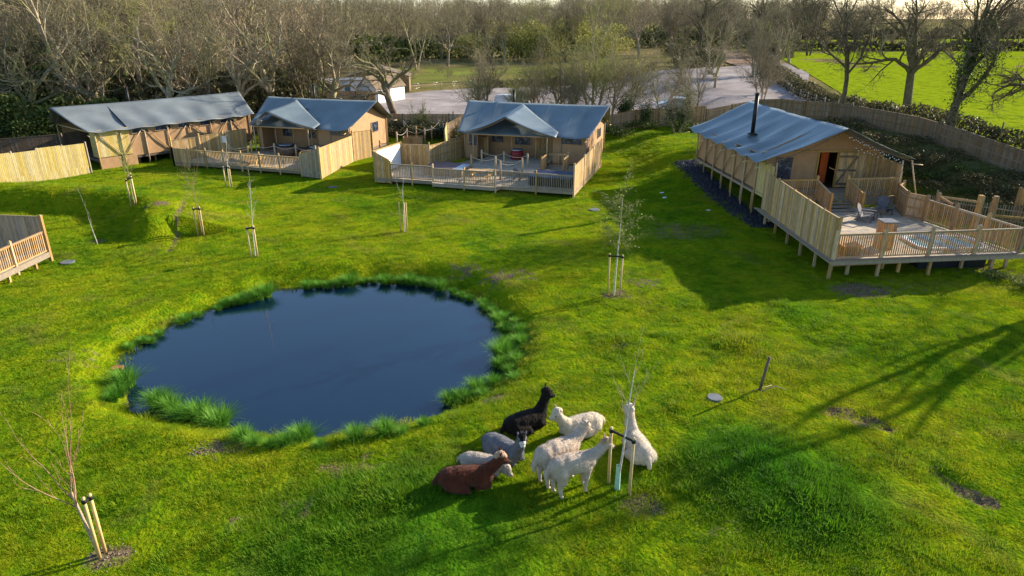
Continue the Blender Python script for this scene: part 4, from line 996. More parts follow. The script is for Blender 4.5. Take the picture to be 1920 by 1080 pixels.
# closeboard fence left of the long lodge
f0, f1 = P(-70,364), P(170,326)
fn_ = thing('board_fence', 'tall yellow closeboard fence lit by the sun at the left edge', 'fence', tuple(f0))
k = 5
for i in range(k):
    a, b = f0+(f1-f0)*(i/k), f0+(f1-f0)*((i+1)/k); zz = .06*((i*7)%3)
    panel(fn_, a, b, .55, 2.45-zz, M['timber_yellow'], name='fence_panel', cap=False, bw=.115, side=1)
    mb = MB(); boards(mb, a-Vector((0,.03,0)), b-Vector((0,.03,0)), -.05, .58, bw=.115); mb.build('gravel_board', M['timber_yellow'], fn_)
for i in range(k+1): q = f0+(f1-f0)*(i/k)+Vector((.03,.12,0)); post(fn_, q.x, q.y, 0, 2.45, M['timber_grey'], .1)
# dark fence seen over it, running back behind the lodge's open end
dfn = thing('board_fence', 'dark shaded board fence behind the open end of the leftmost lodge', 'fence', (-40,60,0))
panel(dfn, (-46,56), (-39.5,60.5), 0, 1.9, M['timber_dark']); panel(dfn, (-39.5,60.5), (-37.5,64), 0, 1.9, M['timber_dark']); post(dfn, -39.5,60.5, 0, 2.0, M['timber_dark'])
# ================================================================== right-hand lodge on stilts
r4 = thing('safari_tent', 'tan canvas lodge on stilts with open door and black flue, on the right', 'tent lodge', (15.4,42,0))
ax4 = Vector((-.155,.988,0))
t4 = TF(r4, (23.0,42.3), 95.0, 10.6, 7.9, 1.55, 3.85, 5.55)   # ex runs away from the camera, ey to the left
W = t4.W
mb = MB(); roof_slope(t4, mb, 1, 2.0, .4, .35, .75, 6, .05, .20); roof_slope(t4, mb, -1, 2.0, .4, .35, .75, 6, .10, .22); mb.build('roof', M['roof'], r4, solid=.012); add_seams(t4, [o for o in C.objects if o.parent == r4 and o.name.startswith('roof')][0])
mb = MB(); long_wall(t4, 7.9, mb); long_wall(t4, 0, mb); gable_wall(t4, 10.6, mb)
# front gable wall in pieces round the door opening (3.9..4.95 across)
def gp(b0, b1, z0, z1=None):
    n = 6
    mb.patch(lambda u, v: W(.0, b0+(b1-b0)*u, z0+((min(z1, 99) if z1 else t4.slope(b0+(b1-b0)*u)-.08)-z0)*v), n, 3)
gp(.0, 3.0, 1.55); gp(4.15, 7.9, 1.55); gp(3.0, 4.15, 3.75); mb.build('canvas_wall', M['canvas_wall'], r4)
mb = MB(); mb.box(W(5.3,3.95,1.43), (10.6,7.9,.2), t4.a); mb.build('floor', M['timber_dark'], r4)
mb = MB(); mb.box(W(2.6,3.6,2.6), (.05,3.4,2.2), t4.a); mb.build('inner_shade', M['interior'], r4)  # near-black backing paints the room's darkness behind the doorway
mb = MB(); mb.patch(lambda u, v: W(1.1+.08*math.sin(u*30), 2.9+.55*u, 1.6+2.0*v), 20, 2); mb.build('curtain', M['orange'], r4)
mb = MB()
for z in (1.75,2.2): mb.box(W(1.2,3.75,z), (.5,.7,.06), t4.a)
mb.build('inner_shelf', M['red'], r4)
mb = MB()
for b in (2.95,4.2): mb.bar(W(-.03,b,1.55), W(-.03,b,3.85), .1, .07)
mb.bar(W(-.03,2.9,3.85), W(-.03,4.25,3.85), .07, .1); mb.build('door_frame', M['timber'], r4)
dr = MB(); boards(dr, W(-.10,2.9), W(-.22,1.75), 1.6, 3.75, bw=.13); dr = dr.build('door', M['timber'], r4)
mb = MB(); mb.bar(W(-.14,2.85,1.85), W(-.26,1.8,3.5), .035, .11); mb.bar(W(-.13,2.87,3.5), W(-.25,1.78,3.5), .03, .12); mb.bar(W(-.13,2.87,2.65), W(-.25,1.78,2.65), .03, .12); mb.bar(W(-.13,2.87,1.8), W(-.25,1.78,1.8), .03,.12); mb.build('door_brace', M['timber_dark'], dr)
window(t4, 0, 6.3, 2.8, .95, 1.35, 'l')
for a in (1.1,2.9): window(t4, a, 7.9, 3.55, 1.1, .35, 'b')
# porch side cladding and floor
mb = MB(); boards(mb, W(-2.2,7.95), W(0,7.95), 1.3, 3.35, z1b=3.7, bw=.11); mb.build('timber_cladding', M['timber_yellow'], r4)
mb = MB(); boards(mb, W(-1.9,-.05), W(0,-.05), 1.5, 3.3, z1b=3.4, bw=.11); boards(mb, W(-.06,0), W(-.06,1.75), 1.55, 3.6, bw=.13); mb.build('timber_cladding', M['timber'], r4)
deck_floor(r4, [tuple(W(*q,0)[:2]) for q in ((-2.25,-.1),(-2.25,8.0),(.1,8.0),(.1,-.1))], 1.5, M['deck'], t4.a, name='porch_floor')
for k_, a in enumerate(np.linspace(0, 10.6, 7)):
    p = W(a, 8.02, 0); pole(t4, W(a,8.02,hz(p.x,p.y)-.1), W(a,8.02,3.68), .06)
    if k_ < 6: pole(t4, W(a+1.7,8.04,1.6), W(a+.15,8.04,3.55), .04, 'brace')
    if k_ < 6:
        q = W(a+.9, 7.8, 0); pole(t4, W(a+.9,7.7,hz(q.x,q.y)-.1), W(a+.9,7.7,1.4), .05, 'stilt')
    q = W(a, 4, 0); pole(t4, W(a,5.5,hz(q.x,q.y)-.1), W(a,5.5,1.4), .06, 'stilt')
for b in (-.4, 2.4, 5.2, 7.95): pole(t4, W(-2.0,b,-.1), W(-2.0,b,1.4), .06, 'stilt')
for b, z in ((.1,3.75),(7.8,3.75)): pole(t4, W(-2.1,b,1.5), W(-2.1,b,z-.15), .06, 'porch_post')
mb = MB(); mb.bar(W(0,8.0,1.36), W(10.6,8.0,1.36), .05, .16); mb.build('floor_beam', M['timber_grey'], r4)
rafter(t4, W(-2.1,3.95,5.35), W(-2.0,-.6,3.50)); rafter(t4, W(-2.1,3.95,5.35), W(-2.0,8.5,3.50))
pole(t4, W(-.1,0,3.85), W(-.1,7.9,3.85), .04, 'beam', M['timber'])
tips(t4, -1, np.linspace(.0,1,8), .75, 2.0, .4, .4); tips(t4, 1, (0,.33,.66), .75, 2.0, .4, .5)
pole(t4, W(-1.9,-1.6,.6), W(-2.0,-.5,3.6), .04, 'prop')
chimney(t4, 4.2, 6.7, 4.3, 6.75, .13)
sx = MB()
for b in np.linspace(.2, 3.6, 26): q = W(-2.0, b, 3.62+b*.43-.12-.12*math.sin(b*9)**2); sx.ball(q, .035, n=6, m=4)
for b in np.linspace(.2, 2.6, 14): q = W(-1.2, b, 3.45+b*.3-.15*math.sin(b*7)**2); sx.ball(q, .035, n=6, m=4)
tag(sx.build('string_lights', M['paper']), 'string of small white bulbs draped under the right-hand lodge\'s awning', 'string lights')
# deck of the right-hand lodge
A4, B4, E4, Fp4 = Vector((14.9,29.9,0)), Vector((24.2,30.9,0)), Vector((22.7,36.4,0)), Vector((14.7,39.2,0))
deck4 = thing('timber_deck', 'raised timber deck on posts with a pool, in front of the right-hand lodge', 'deck', tuple(A4))
z4 = 1.0; T4 = (B4-A4).normalized(); N4 = Vector((-T4.y, T4.x, 0))
tubc = Vector((21.5,32.4,0)); 
poly4 = [tuple(v[:2]) for v in (A4, B4, E4, Vector((22.7,39.4,0)), Fp4)]
deck_floor(deck4, poly4, z4, M['deck'], ang_of(A4, B4))
mb = MB(); mb.bar(A4+Vector((-.1,-.05,.87)), B4+Vector((.3,-.05,.87)), .05, .22); mb.bar(A4+Vector((-.04,0,.87)), Fp4+Vector((-.1,0,.87)), .05, .22); mb.bar(A4+Vector((-.15,-.10,1.01)), B4+Vector((.35,-.10,1.01)), .2, .03); mb.bar(A4+Vector((-.15,-.1,.95)), Fp4+Vector((-.25,.2,.95)), .22, .03); mb.bar(B4+Vector((0,0,.87)), E4+Vector((0,0,.87)), .05, .2); mb.build('fascia', M['timber_grey'], deck4)
n4 = 4
for i in range(n4):
    a, b = A4+(B4-A4)*(i/n4), A4+(B4-A4)*((i+1)/n4); balustrade(deck4, a+Vector((0,.06,0)), b+Vector((0,.06,0)), z4, 1.22, M['timber_warm'], gap=.112, hand=M['timber_grey'])
for i in range(0, n4+1):
    a = A4+(B4-A4)*(i/n4); post(deck4, a.x, a.y+.02, z4-.2, z4+1.42, M['timber'], .14)
re = [B4, B4+(E4-B4)*.34, B4+(E4-B4)*.67, E4]
for p, q in zip(re, re[1:]): balustrade(deck4, p, q, z4, 1.22, M['timber_warm'], gap=.112, hand=M['timber_grey'])
for p in re[1:]: post(deck4, p.x, p.y, 0, z4+1.4, M['timber_warm'], .15)
# supports
for i, x in enumerate((.0,.55,1.15,2.4,3.2,3.75,5.0,6.2,7.0,8.2,8.9,9.35)):
    p = A4+T4*x+Vector((0,.15+.5*((i*5)%3),0)); post(deck4, p.x, p.y, -.1, .8, M['timber'], .13, 'support_post', False)
for y in (1.8,3.6,5.4,7.2,8.9): post(deck4, A4.x-.02, A4.y+y, -.1, .8, M['timber'], .11, 'support_post', False)
mb = MB(); mb.bar(A4+Vector((.6,1.2,.5)), A4+Vector((4.6,1.7,.5)), .04, .5); mb.build('skirt_board', M['timber_warm'], deck4)
# left privacy fence: high at the back, stepping down to the front
pf = [A4+Vector((0,.1,0)), A4+Vector((-.05,1.7,0)), A4+Vector((-.1,3.4,0)), A4+Vector((-.13,5.2,0)), A4+Vector((-.18,7.4,0)), Fp4]
hts = (2.95, 2.95, 3.0, 3.05, 3.12, 3.2)
for i in range(5): panel(deck4, pf[i], pf[i+1], .98, hts[i], M['timber'], z1b=hts[i+1], side=-1, bw=.15, cap=(i != 4))
for p, z in zip(pf, hts): post(deck4, p.x+.08, p.y, .7, z+.05, M['timber'], .1)
# bench seat along the inner side
mb = MB(); mb.box((16.0,31.5,z4+.45), (.9,2.1,.06)); mb.box((15.3,31.5,z4+.75), (.05,2.1,.5)); mb.box((16.0,31.5,z4+.22), (.8,2.0,.40)); 
o = mb.build('bench_seat', M['timber_warm'])
tag(o, 'warm timber bench behind the front rail in the left corner of the right-hand deck', 'bench')
# back balustrades with the steps between
bb_ = W
balustrade(deck4, W(-2.3,7.9), W(-2.3,5.3), 1.5, 1.15, M['timber'], gap=.12); balustrade(deck4, W(-2.3,3.4), W(-2.3,.2), 1.5, 1.15, M['timber'], gap=.12)
for b in (5.3,3.4): 
    p, q = W(-2.3,b,0), W(-4.1,b,0); balustrade(deck4, p, q, 1.5, 1.1, M['timber_warm'], zq=1.05, gap=.12); post(deck4, q.x, q.y, z4, 2.2, M['timber_warm'], .12); post(deck4, p.x, p.y, z4, 2.8, M['timber'], .12)
for b in (7.9,.2): p = W(-2.3,b,0); post(deck4, p.x, p.y, .1, 3.0, M['timber'], .12)
for b0_, b1_ in ((7.9,5.3),(3.4,.2)): mb = MB(); boards(mb, W(-2.32,b0_), W(-2.32,b1_), z4, 1.48, bw=.14); mb.build('riser', M['timber_grey'], deck4)
mb = MB()
for k_ in range(4): mb.box(W(-2.45-.35*k_,4.35,1.42-.12*k_), (.36,1.8,.05), t4.a); mb.box(W(-2.3-.35*k_,4.35,1.34-.12*k_), (.03,1.8,.14), t4.a)
mb.build('steps', M['timber_grey'], deck4)
# right-hand fences between rail and lodge
pr = [E4, Vector((22.1,37.3,0)), Vector((22.6,39.2,0)), W(-2.2,-.2,0)]
for (p, q, z) in ((pr[0],pr[1],2.35),(pr[1],pr[2],2.4),(pr[2],pr[3],2.3)): panel(deck4, p, q, z4-.1, z, M['timber_warm'], bw=.13); post(deck4, q.x, q.y, 0, z+.1, M['timber_warm'], .12)
# pillar, pool, bench, chairs
pil = thing('timber_pillar', 'boxy timber-clad pillar with a grey top on the right-hand deck', 'pillar', (18.1,31.7,z4))
mb = MB()
for s_ in ((-.31,-.31,.31,-.31),(.31,-.31,.31,.31),(.31,.31,-.31,.31),(-.31,.31,-.31,-.31)): boards(mb, (18.1+s_[0],31.7+s_[1]), (18.1+s_[2],31.7+s_[3]), z4+.01, z4+1.32, bw=.155, gap=.006)
mb.build('cladding', M['timber_warm'], pil); mb = MB(); mb.box((18.1,31.7,z4+1.36), (.74,.74,.06)); mb.build('top_plate', M['concrete'], pil, bevel=.01)
wp_ = thing('plunge_pool', 'pale blue bubbling pool set flush in the right-hand deck', 'pool', (tubc.x, tubc.y, z4))
def rr(w_, h_, rad, z, n=6):
    out = []
    for cx_, cy_, a0_ in ((w_/2-rad,h_/2-rad,0),(-w_/2+rad,h_/2-rad,90),(-w_/2+rad,-h_/2+rad,180),(w_/2-rad,-h_/2+rad,270)):
        for i in range(n+1): a = R(a0_+90*i/n); out.append(tubc+Vector((cx_+rad*math.cos(a), cy_+rad*math.sin(a), z)))
    return out
mb = MB(); o1, o2, o3 = rr(3.5,2.15,.55,z4+.0), rr(3.5,2.15,.55,z4+.10), rr(3.15,1.8,.45,z4+.10); o4 = rr(3.1,1.75,.45,z4+.04); nn = len(o1)
mb.add(o1+o2+o3+o4, [(i,(i+1)%nn,nn*(k_)+(i+1)%nn+nn,nn*k_+i+nn) if k_ == 0 else (nn*k_+i,nn*k_+(i+1)%nn,nn*(k_+1)+(i+1)%nn,nn*(k_+1)+i) for k_ in range(3) for i in range(nn)]); mb.build('rim', M['white'], wp_)
def pool_mat():
    m, n, l, b = newmat('bubbling_pool_water'); tc = n.new('ShaderNodeTexCoord'); x = n.new('ShaderNodeTexNoise'); x.inputs['Scale'].default_value = 5; x.inputs['Detail'].default_value = 6; x.inputs['Distortion'].default_value = 1
    l.new(tc.outputs['Object'], x.inputs[0]); r = ramp(n, [(.35,(.12,.33,.37)), (.55,(.28,.52,.55)), (.68,(.75,.82,.84))]); l.new(x.outputs[0], r.inputs[0]); l.new(r.outputs[0], b.inputs['Base Color'])
    bp = n.new('ShaderNodeBump'); bp.inputs['Strength'].default_value = .6; bp.inputs['Distance'].default_value = .03; l.new(x.outputs[0], bp.inputs['Height']); l.new(bp.outputs[0], b.inputs['Normal']); b.inputs['Roughness'].default_value = .08
    return m
mb = MB(); o5 = rr(3.12,1.77,.45,z4+.06); mb.add(o5, [tuple(range(nn))]); mb.build('pool_surface', pool_mat(), wp_)
mb = MB(); mb.box((tubc.x,tubc.y,.42), (3.3,2.0,.96)); mb.build('pool_body', M['black_plastic'], wp_, bevel=.08)
garden_chair(Vector((19.5,36.4,z4)), .9, 'grey slatted garden chair left of the small deck table, turned sideways', 'chair_grey', None)
garden_chair(Vector((21.3,37.9,z4)), -.1, 'grey slatted garden chair with its back to the porch rail of the right-hand lodge', 'chair_grey', None)
st = thing('side_table', 'small reddish timber table between the two grey garden chairs', 'table', (20.4,36.9,z4)); mb = MB(); mb.tube([(20.4,36.9,z4+.42),(20.4,36.9,z4+.46)], .4, 16); mb.build('table_top', M['timber_dark'], st)
for a in range(3): mb = MB(); mb.bar((20.4+.25*math.cos(a*2.1),36.9+.25*math.sin(a*2.1),z4), (20.4+.15*math.cos(a*2.1),36.9+.15*math.sin(a*2.1),z4+.42), .04,.04); mb.build('leg', M['timber_dark'], st)
st = thing('wooden_stool', 'rough timber stand with pale logs beside the left fence of the right-hand deck', 'stand', (15.6,34.3,z4)); mb = MB(); boards(mb, (15.4,33.9), (16.0,33.9), z4, z4+1.0); boards(mb, (16.0,33.9), (16.0,34.8), z4, z4+1.0); mb.build('sides', M['timber_warm'], st); mb = MB()
for k_ in range(5): mb.ball((15.65+.05*(k_%2), 34.05+.15*k_, z4+1.0), .09, n=8, m=5)
mb.build('logs', M['paper'], st)
# picket fences to the right of that deck
pk = thing('picket_fence', 'rustic chestnut paling fence curving behind the right-hand deck', 'fence', (25,41,0))
pts = [(23.6,41.2),(26.2,41.2),(28.0,39.6),(29.6,37.4),(31.0,37.2)]
mb = MB()
for p, q in zip(pts, pts[1:]):
    L_ = math.dist(p, q); n_ = int(L_/.13)
    for i in range(n_):
        t_ = i/n_; x, y = p[0]+(q[0]-p[0])*t_, p[1]+(q[1]-p[1])*t_; g_ = hz_fast(x, y); mb.bar((x,y,g_-.05), (x+random.uniform(-.03,.03),y,g_+1.25+random.uniform(-.06,.06)), .05, .03, up=(1,0,0))
    for z in (.35,.95): mb.bar((*p,hz_fast(*p)+z), (*q,hz_fast(*q)+z), .03, .06)
mb.build('pales', M['timber_grey'], pk)
for p in pts: g_ = hz_fast(*p); post(pk, *p, g_-.1, g_+1.6, M['timber_grey'], .1, cap=False)
pk2 = thing('rail_fence', 'short timber rail between two square posts to the right of the right-hand deck', 'fence', (26.2,36.4,0))
for p in ((26.0,37.0),(26.7,36.8)): post(pk2, *p, 0, 2.3, M['timber_warm'], .22, cap=False)
for p, q, z in (((24.5,38.3),(26.0,37.0),1.9),((24.5,38.3),(24.2,36.5),1.9),((26.7,36.8),(29.5,35.6),1.2)): mb = MB(); mb.bar((*p,z), (*q,z), .05, .12); mb.build('rail', M['timber'], pk2)
post(pk2, 24.5, 38.3, 0, 2.1, M['timber'], .12)
ep = thing('board_fence', 'warm boarded fence end at the right edge beyond the deck', 'fence', (27.3,33.6,0))
ea, eb = P(1897,415,.3), P(2010,415,.3); panel(ep, ea, eb, .0, 2.2, M['timber_warm']); post(ep, ea.x, ea.y, 0, 2.3, M['timber_warm'], .14)
# deck at the bottom-left edge
A5 = Vector((-23.3,32.6,0)); dk5 = thing('timber_deck', 'corner of a low timber deck with slatted rail at the left edge', 'deck', tuple(A5))
f5 = Vector((-23.7,24.5,0)); g5 = Vector((-33,33.6,0)); h5 = Vector((-33,25,0))
deck_floor(dk5, [tuple(v[:2]) for v in (A5, g5, h5, f5)], .5, M['deck'], 0)
mb = MB(); mb.bar(A5+Vector((.04,0,.38)), f5+Vector((.04,0,.38)), .05, .26); mb.build('fascia', M['timber_grey'], dk5)
balustrade(dk5, A5+Vector((0,-.15,0)), A5+(f5-A5)*.28, .5, 1.1, M['timber_warm'], gap=.13); balustrade(dk5, A5+(f5-A5)*.28, A5+(f5-A5)*.6, .5, 1.1, M['timber_warm'], gap=.13); post(dk5, *(A5+(f5-A5)*.28)[:2], .1, 1.75, M['timber_warm'], .11)
panel(dk5, A5, A5+(g5-A5)*.35, .2, 2.3, M['timber_grey'], z1b=2.33, side=-1); panel(dk5, A5+(g5-A5)*.35, g5, .2, 2.33, M['timber_grey'], side=-1); post(dk5, A5.x, A5.y, 0, 2.35, M['timber_warm'], .15)
for i in range(4): q = A5+(f5-A5)*(.12+.22*i); post(dk5, q.x-.1, q.y, -.1, .4, M['timber'], .12, 'support_post', False)
# ================================================================== long boundary fence behind the lodges
FB = [(-37,72.5),(-30,73.6),(-23,74.0),(-16,74.2),(-9.4,73.9),(-4,74),(3,73.6),(10.4,72.4),(17.9,73.6),(24.6,70.2),(29.2,64.0),(31.0,56.2),(33.0,47.2),(34.8,40)]
bf = thing('board_fence', 'long brown board fence curving behind the lodges and up the right-hand bank', 'fence', (10.4,72.4,0))
for p, q in zip(FB, FB[1:]):
    n_ = max(1, round(math.dist(p, q)/2.4))
    for i in range(n_):
        a = (p[0]+(q[0]-p[0])*i/n_, p[1]+(q[1]-p[1])*i/n_); b = (p[0]+(q[0]-p[0])*(i+1)/n_, p[1]+(q[1]-p[1])*(i+1)/n_); ga, gb = hz_fast(*a), hz_fast(*b)
        panel(bf, a, b, ga-.05, ga+(1.85 if a[0] < 20 else 1.5), M['timber_warm'] if -20 < a[0] < 24 else M['old_fence'], z0b=gb-.05, z1b=gb+(1.85 if a[0] < 20 else 1.5), bw=.15, side=-1)  # lighter timber on the middle run paints in sunlight missing from this face
        post(bf, *a, ga, ga+(1.9 if a[0] < 20 else 1.55), M['old_fence'], .1)
# slanting fence joining the middle lodge to the boundary
sf = thing('board_fence', 'pale board fence running back from the left end of the middle lodge', 'fence', (-5.5,62,0))
panel(sf, (-5.9,60.5), (-6.2,66), .1, 2.1, M['timber_yellow']); panel(sf, (-6.2,66), (-5.0,73), .1, 2.0, M['old_fence']); post(sf, -5.9,60.5, 0, 2.2, M['timber']); post(sf, -6.2,66, 0, 2.2, M['timber'])
sf2 = thing('board_fence', 'brown board fence between the two left lodges', 'fence', (-23,66,0))
panel(sf2, (-24.2,67.2), (-20.5,70.5), .1, 2.0, M['old_fence']); panel(sf2, (-20.5,70.5), (-16,73.6), .1, 2.0, M['old_fence']); post(sf2, -24.2,67.2, 0, 2.1, M['old_fence'])
# rope walkway between the second and the middle lodge
rw = thing('rope_fence', 'round posts joined by sagging ropes along the walk between the lodges', 'rope fence', tuple(P(764,270,.4)))
L1 = [P(*p, .3) for p in ((745,275),(764,268),(797,268),(824,250),(838,240),(850,232))]; L2 = [P(*p, .3) for p in ((758,250),(781,263),(810,262),(832,257),(847,255),(868,240))]
for L_ in (L1, L2):
    for p in L_: mb = MB(); mb.tube([p+Vector((0,0,-.3)), p+Vector((0,0,1.35))], .075, 8); mb.build('post', M['pole'], rw)
    for p, q in zip(L_, L_[1:]): rope(rw, p+Vector((0,0,1.2)), q+Vector((0,0,1.2)), .28, .022)
rw2 = thing('bollard_row', 'low dark posts on the path by the sunlit gable of the second lodge', 'posts', tuple(P(715,275)))
for p in ((700,283),(718,280),(728,277)): q = P(*p); mb = MB(); mb.tube([q, q+Vector((0,0,1.0))], .06, 8); mb.build('post', M['timber_dark'], rw2)
pla = thing('planter', 'low timber raised bed at the end of the rope walk beside the deck', 'planter', tuple(P(775,275)))
q = P(775,274); mb = MB()
for s_ in ((-.9,-.5,.9,-.5),(.9,-.5,.9,.5),(.9,.5,-.9,.5),(-.9,.5,-.9,-.5)): boards(mb, (q.x+s_[0],q.y+s_[1]), (q.x+s_[2],q.y+s_[3]), 0, .9, bw=.14)
mb.build('sides', M['timber'], pla); mb = MB(); mb.box((q.x,q.y,.4), (1.7,.9,.75)); mb.build('soil', M['timber_dark'], pla)
# ================================================================== alpacas
def fleece(name, ca, cb, rough=.95, sheen=.12):
    m, n, l, b = newmat(name); tc = n.new('ShaderNodeTexCoord')
    x = n.new('ShaderNodeTexNoise'); x.inputs['Scale'].default_value = 5; x.inputs['Detail'].default_value = 7; x.inputs['Roughness'].default_value = .7; l.new(tc.outputs['Object'], x.inputs[0])
    r = ramp(n, [(.32, ca), (.68, cb)]); l.new(x.outputs[0], r.inputs[0]); l.new(r.outputs[0], b.inputs['Base Color'])
    y = n.new('ShaderNodeTexNoise'); y.inputs['Scale'].default_value = 38; y.inputs['Detail'].default_value = 4; l.new(tc.outputs['Object'], y.inputs[0])
    bp = n.new('ShaderNodeBump'); bp.inputs['Strength'].default_value = .8; bp.inputs['Distance'].default_value = .02; l.new(y.outputs[0], bp.inputs['Height']); l.new(bp.outputs[0], b.inputs['Normal'])
    b.inputs['Roughness'].default_value = rough; b.inputs['Specular IOR Level'].default_value = .1; b.inputs['Sheen Weight'].default_value = sheen; b.inputs['Sheen Roughness'].default_value = .6
    return m
FL = {'white': fleece('white_fleece', (.48,.39,.28), (.66,.56,.43)), 'cream': fleece('cream_fleece', (.40,.30,.21), (.60,.48,.37)), 'grey': fleece('grey_fleece', (.10,.10,.11), (.20,.195,.20)),
 'black': fleece('black_fleece', (.007,.005,.004), (.018,.012,.009), sheen=.05), 'brown': fleece('brown_fleece', (.055,.013,.005), (.12,.029,.010), sheen=.1), 'dun': fleece('pale_grey_fleece', (.34,.28,.21), (.50,.43,.34)), 'tan': fleece('tan_topknot', (.30,.16,.09), (.50,.34,.22)), 'face': fleece('pale_face', (.5,.46,.42), (.7,.67,.62))}
tex1 = bpy.data.textures.new('fleece_lumps', 'CLOUDS'); tex1.noise_scale = .11; tex1.noise_depth = 3
tex2 = bpy.data.textures.new('fleece_locks', 'CLOUDS'); tex2.noise_scale = .035; tex2.noise_depth = 2
def chain(mb, pts, scy=1.0):
    for (p, r0), (q, r1) in zip(pts, pts[1:]):
        p, q = Vector(p), Vector(q); L = (q-p).length; n = max(1, int(L/(min(r0,r1)*.35)))
        for i in range(n+1): t = i/n; mb.ball(p+(q-p)*t, r0+(r1-r0)*t, (1, scy, 1), n=12, m=8)
def alpaca(label, loc, yaw, sc, pose, col, neck, hyaw=0, hpitch=-15, top=None, face=None, look_down=False, stride=.0):
    t = thing('alpaca', label, 'alpaca', tuple(loc), 'alpacas resting and standing by the pond'); mb = MB()
    if pose == 'stand':
        chain(mb, [((-.40,0,.76),.235), ((-.15,0,.79),.255), ((.15,0,.77),.25), ((.36,0,.77),.205)], 1.0)
        mb.ball((-.36,0,.80), .25, (1.05,.95,.9), n=14, m=9); nb = Vector((.36,0,.84))
        for s in (-1, 1):
            o = stride*s
            chain(mb, [((.27,s*.12,.66),.13), ((.28+o*.4,s*.13,.46),.08), ((.29+o*.7,s*.13,.32),.058), ((.28+o,s*.13,.09),.040), ((.285+o,s*.13,.045),.038)])
            mb.ball((.315+o,s*.13,.03), .042, (1.3,.9,.75))
            chain(mb, [((-.36,s*.12,.68),.185), ((-.34-o*.3,s*.14,.50),.125), ((-.42-o*.7,s*.14,.33),.062), ((-.40-o,s*.14,.09),.040), ((-.395-o,s*.14,.045),.038)])
            mb.ball((-.365-o,s*.14,.03), .042, (1.3,.9,.75))
        chain(mb, [((-.60,0,.84),.06), ((-.68,0,.70),.065), ((-.68,0,.56),.045)])
    else:
        chain(mb, [((-.46,0,.26),.20), ((-.20,0,.28),.225), ((.12,0,.275),.22), ((.36,0,.29),.185)], 1.12)
        mb.ball((-.38,0,.27), .225, (1.12,1.08,.95), n=14, m=9); nb = Vector((.36,0,.37))
        for s in (-1, 1):
            chain(mb, [((-.40,s*.15,.20),.16), ((-.12,s*.25,.13),.11), ((-.02,s*.27,.08),.06)]); chain(mb, [((-.05,s*.25,.05),.045), ((-.34,s*.24,.05),.04)])
            chain(mb, [((.26,s*.13,.25),.13), ((.40,s*.14,.10),.075)]); chain(mb, [((.40,s*.14,.07),.055), ((.14,s*.17,.05),.042)])
        chain(mb, [((-.63,0,.30),.07), ((-.71,0,.20),.06), ((-.74,0,.14),.04)])
    N = [nb]+[Vector(q) for q in neck]; rad = [.17, .132, .118, .112, .10][:len(N)]
    chain(mb, list(zip(N, rad)))
    hd = N[-1]; Rh = Matrix.Rotation(R(hyaw), 3, 'Z')@Matrix.Rotation(R(-hpitch), 3, 'Y')
    def h(x, y, z): return hd+Rh@Vector((x,y,z))
    mb.ball(h(.02,0,.04), .122, (1.1,.95,1.0), n=14, m=9, M=Rh)
    chain(mb, [(h(.06,0,.01),.100), (h(.13,0,-.02),.074), (h(.175,0,-.03),.062)])
    for s in (-1, 1): chain(mb, [(h(-.02,s*.07,.12),.028), (h(-.035,s*.10,.20),.025), (h(-.02,s*.105,.255),.010)])
    body = mb.build('body', FL[col], None); bm_ = body.data; body.parent = t; ORG[body.name] = Vector((0,0,0))
    m = body.modifiers.new('Skin', 'REMESH'); m.mode = 'VOXEL'; m.voxel_size = .020; m.use_smooth_shade = True
    m = body.modifiers.new('Soft', 'SMOOTH'); m.iterations = 7; m.factor = .5
    m = body.modifiers.new('Lumps', 'DISPLACE'); m.texture = tex1; m.strength = .024; m.mid_level = .5; m.texture_coords = 'LOCAL'
    m = body.modifiers.new('Locks', 'DISPLACE'); m.texture = tex2; m.strength = .014; m.mid_level = .5; m.texture_coords = 'LOCAL'
    def part(name, f, mat, lump=0.0):
        q = MB(); f(q); o = q.build(name, mat, None); o.parent = t
        if lump:
            mm = o.modifiers.new('Skin', 'REMESH'); mm.mode = 'VOXEL'; mm.voxel_size = .014; mm.use_smooth_shade = True
            mm = o.modifiers.new('Lumps', 'DISPLACE'); mm.texture = tex2; mm.strength = lump; mm.mid_level = .5
        return o
    part('topknot', lambda q: (q.ball(h(.0,0,.115), .095, (1.1,1.05,.9)), q.ball(h(.075,0,.085), .07, (1,1.1,.9)), q.ball(h(-.06,0,.08), .085)), FL[top or col], .03)
    for s in (-1, 1): part('eye', lambda q: q.ball(h(.088,s*.086,.035), .020, n=8, m=6), M['rubber'])
    part('nose', lambda q: (q.ball(h(.228,0,-.02), .030, (.8,1.1,.7), n=8, m=6),), M['black_plastic'] if col in ('black','brown','grey') else M['bark_sap'])
    if face: part('face_patch', lambda q: (q.ball(h(.10,0,.015), .095, (1.2,.92,.9), M=Rh), q.ball(h(.17,0,-.015), .068, (1.1,.95,.85), M=Rh)), FL[face], .012)
    bpy.context.view_layer.update(); dg = bpy.context.evaluated_depsgraph_get(); me = bpy.data.meshes.new_from_object(body.evaluated_get(dg))
    body.modifiers.clear(); body.data = me; me.name = 'body'
    nv = len(me.vertices); co = np.zeros(nv*3, np.float32); me.vertices.foreach_get('co', co); co = co.reshape(-1,3); no = np.zeros(nv*3, np.float32); me.vertices.foreach_get('normal', no); no = no.reshape(-1,3)
    rr_ = np.random.default_rng(len(C.objects)); k_ = rr_.choice(nv, min(nv, 14000), replace=False); p_ = co[k_]; legs = p_[:,2] > (.34 if pose == 'stand' else .02); p_, n_ = p_[legs], no[k_][legs]
    dr_ = n_*.9+rr_.normal(0,.35,p_.shape); dr_ /= np.linalg.norm(dr_, axis=1, keepdims=True); sd_ = np.cross(dr_, rr_.normal(size=p_.shape)); sd_ /= np.linalg.norm(sd_, axis=1, keepdims=True)
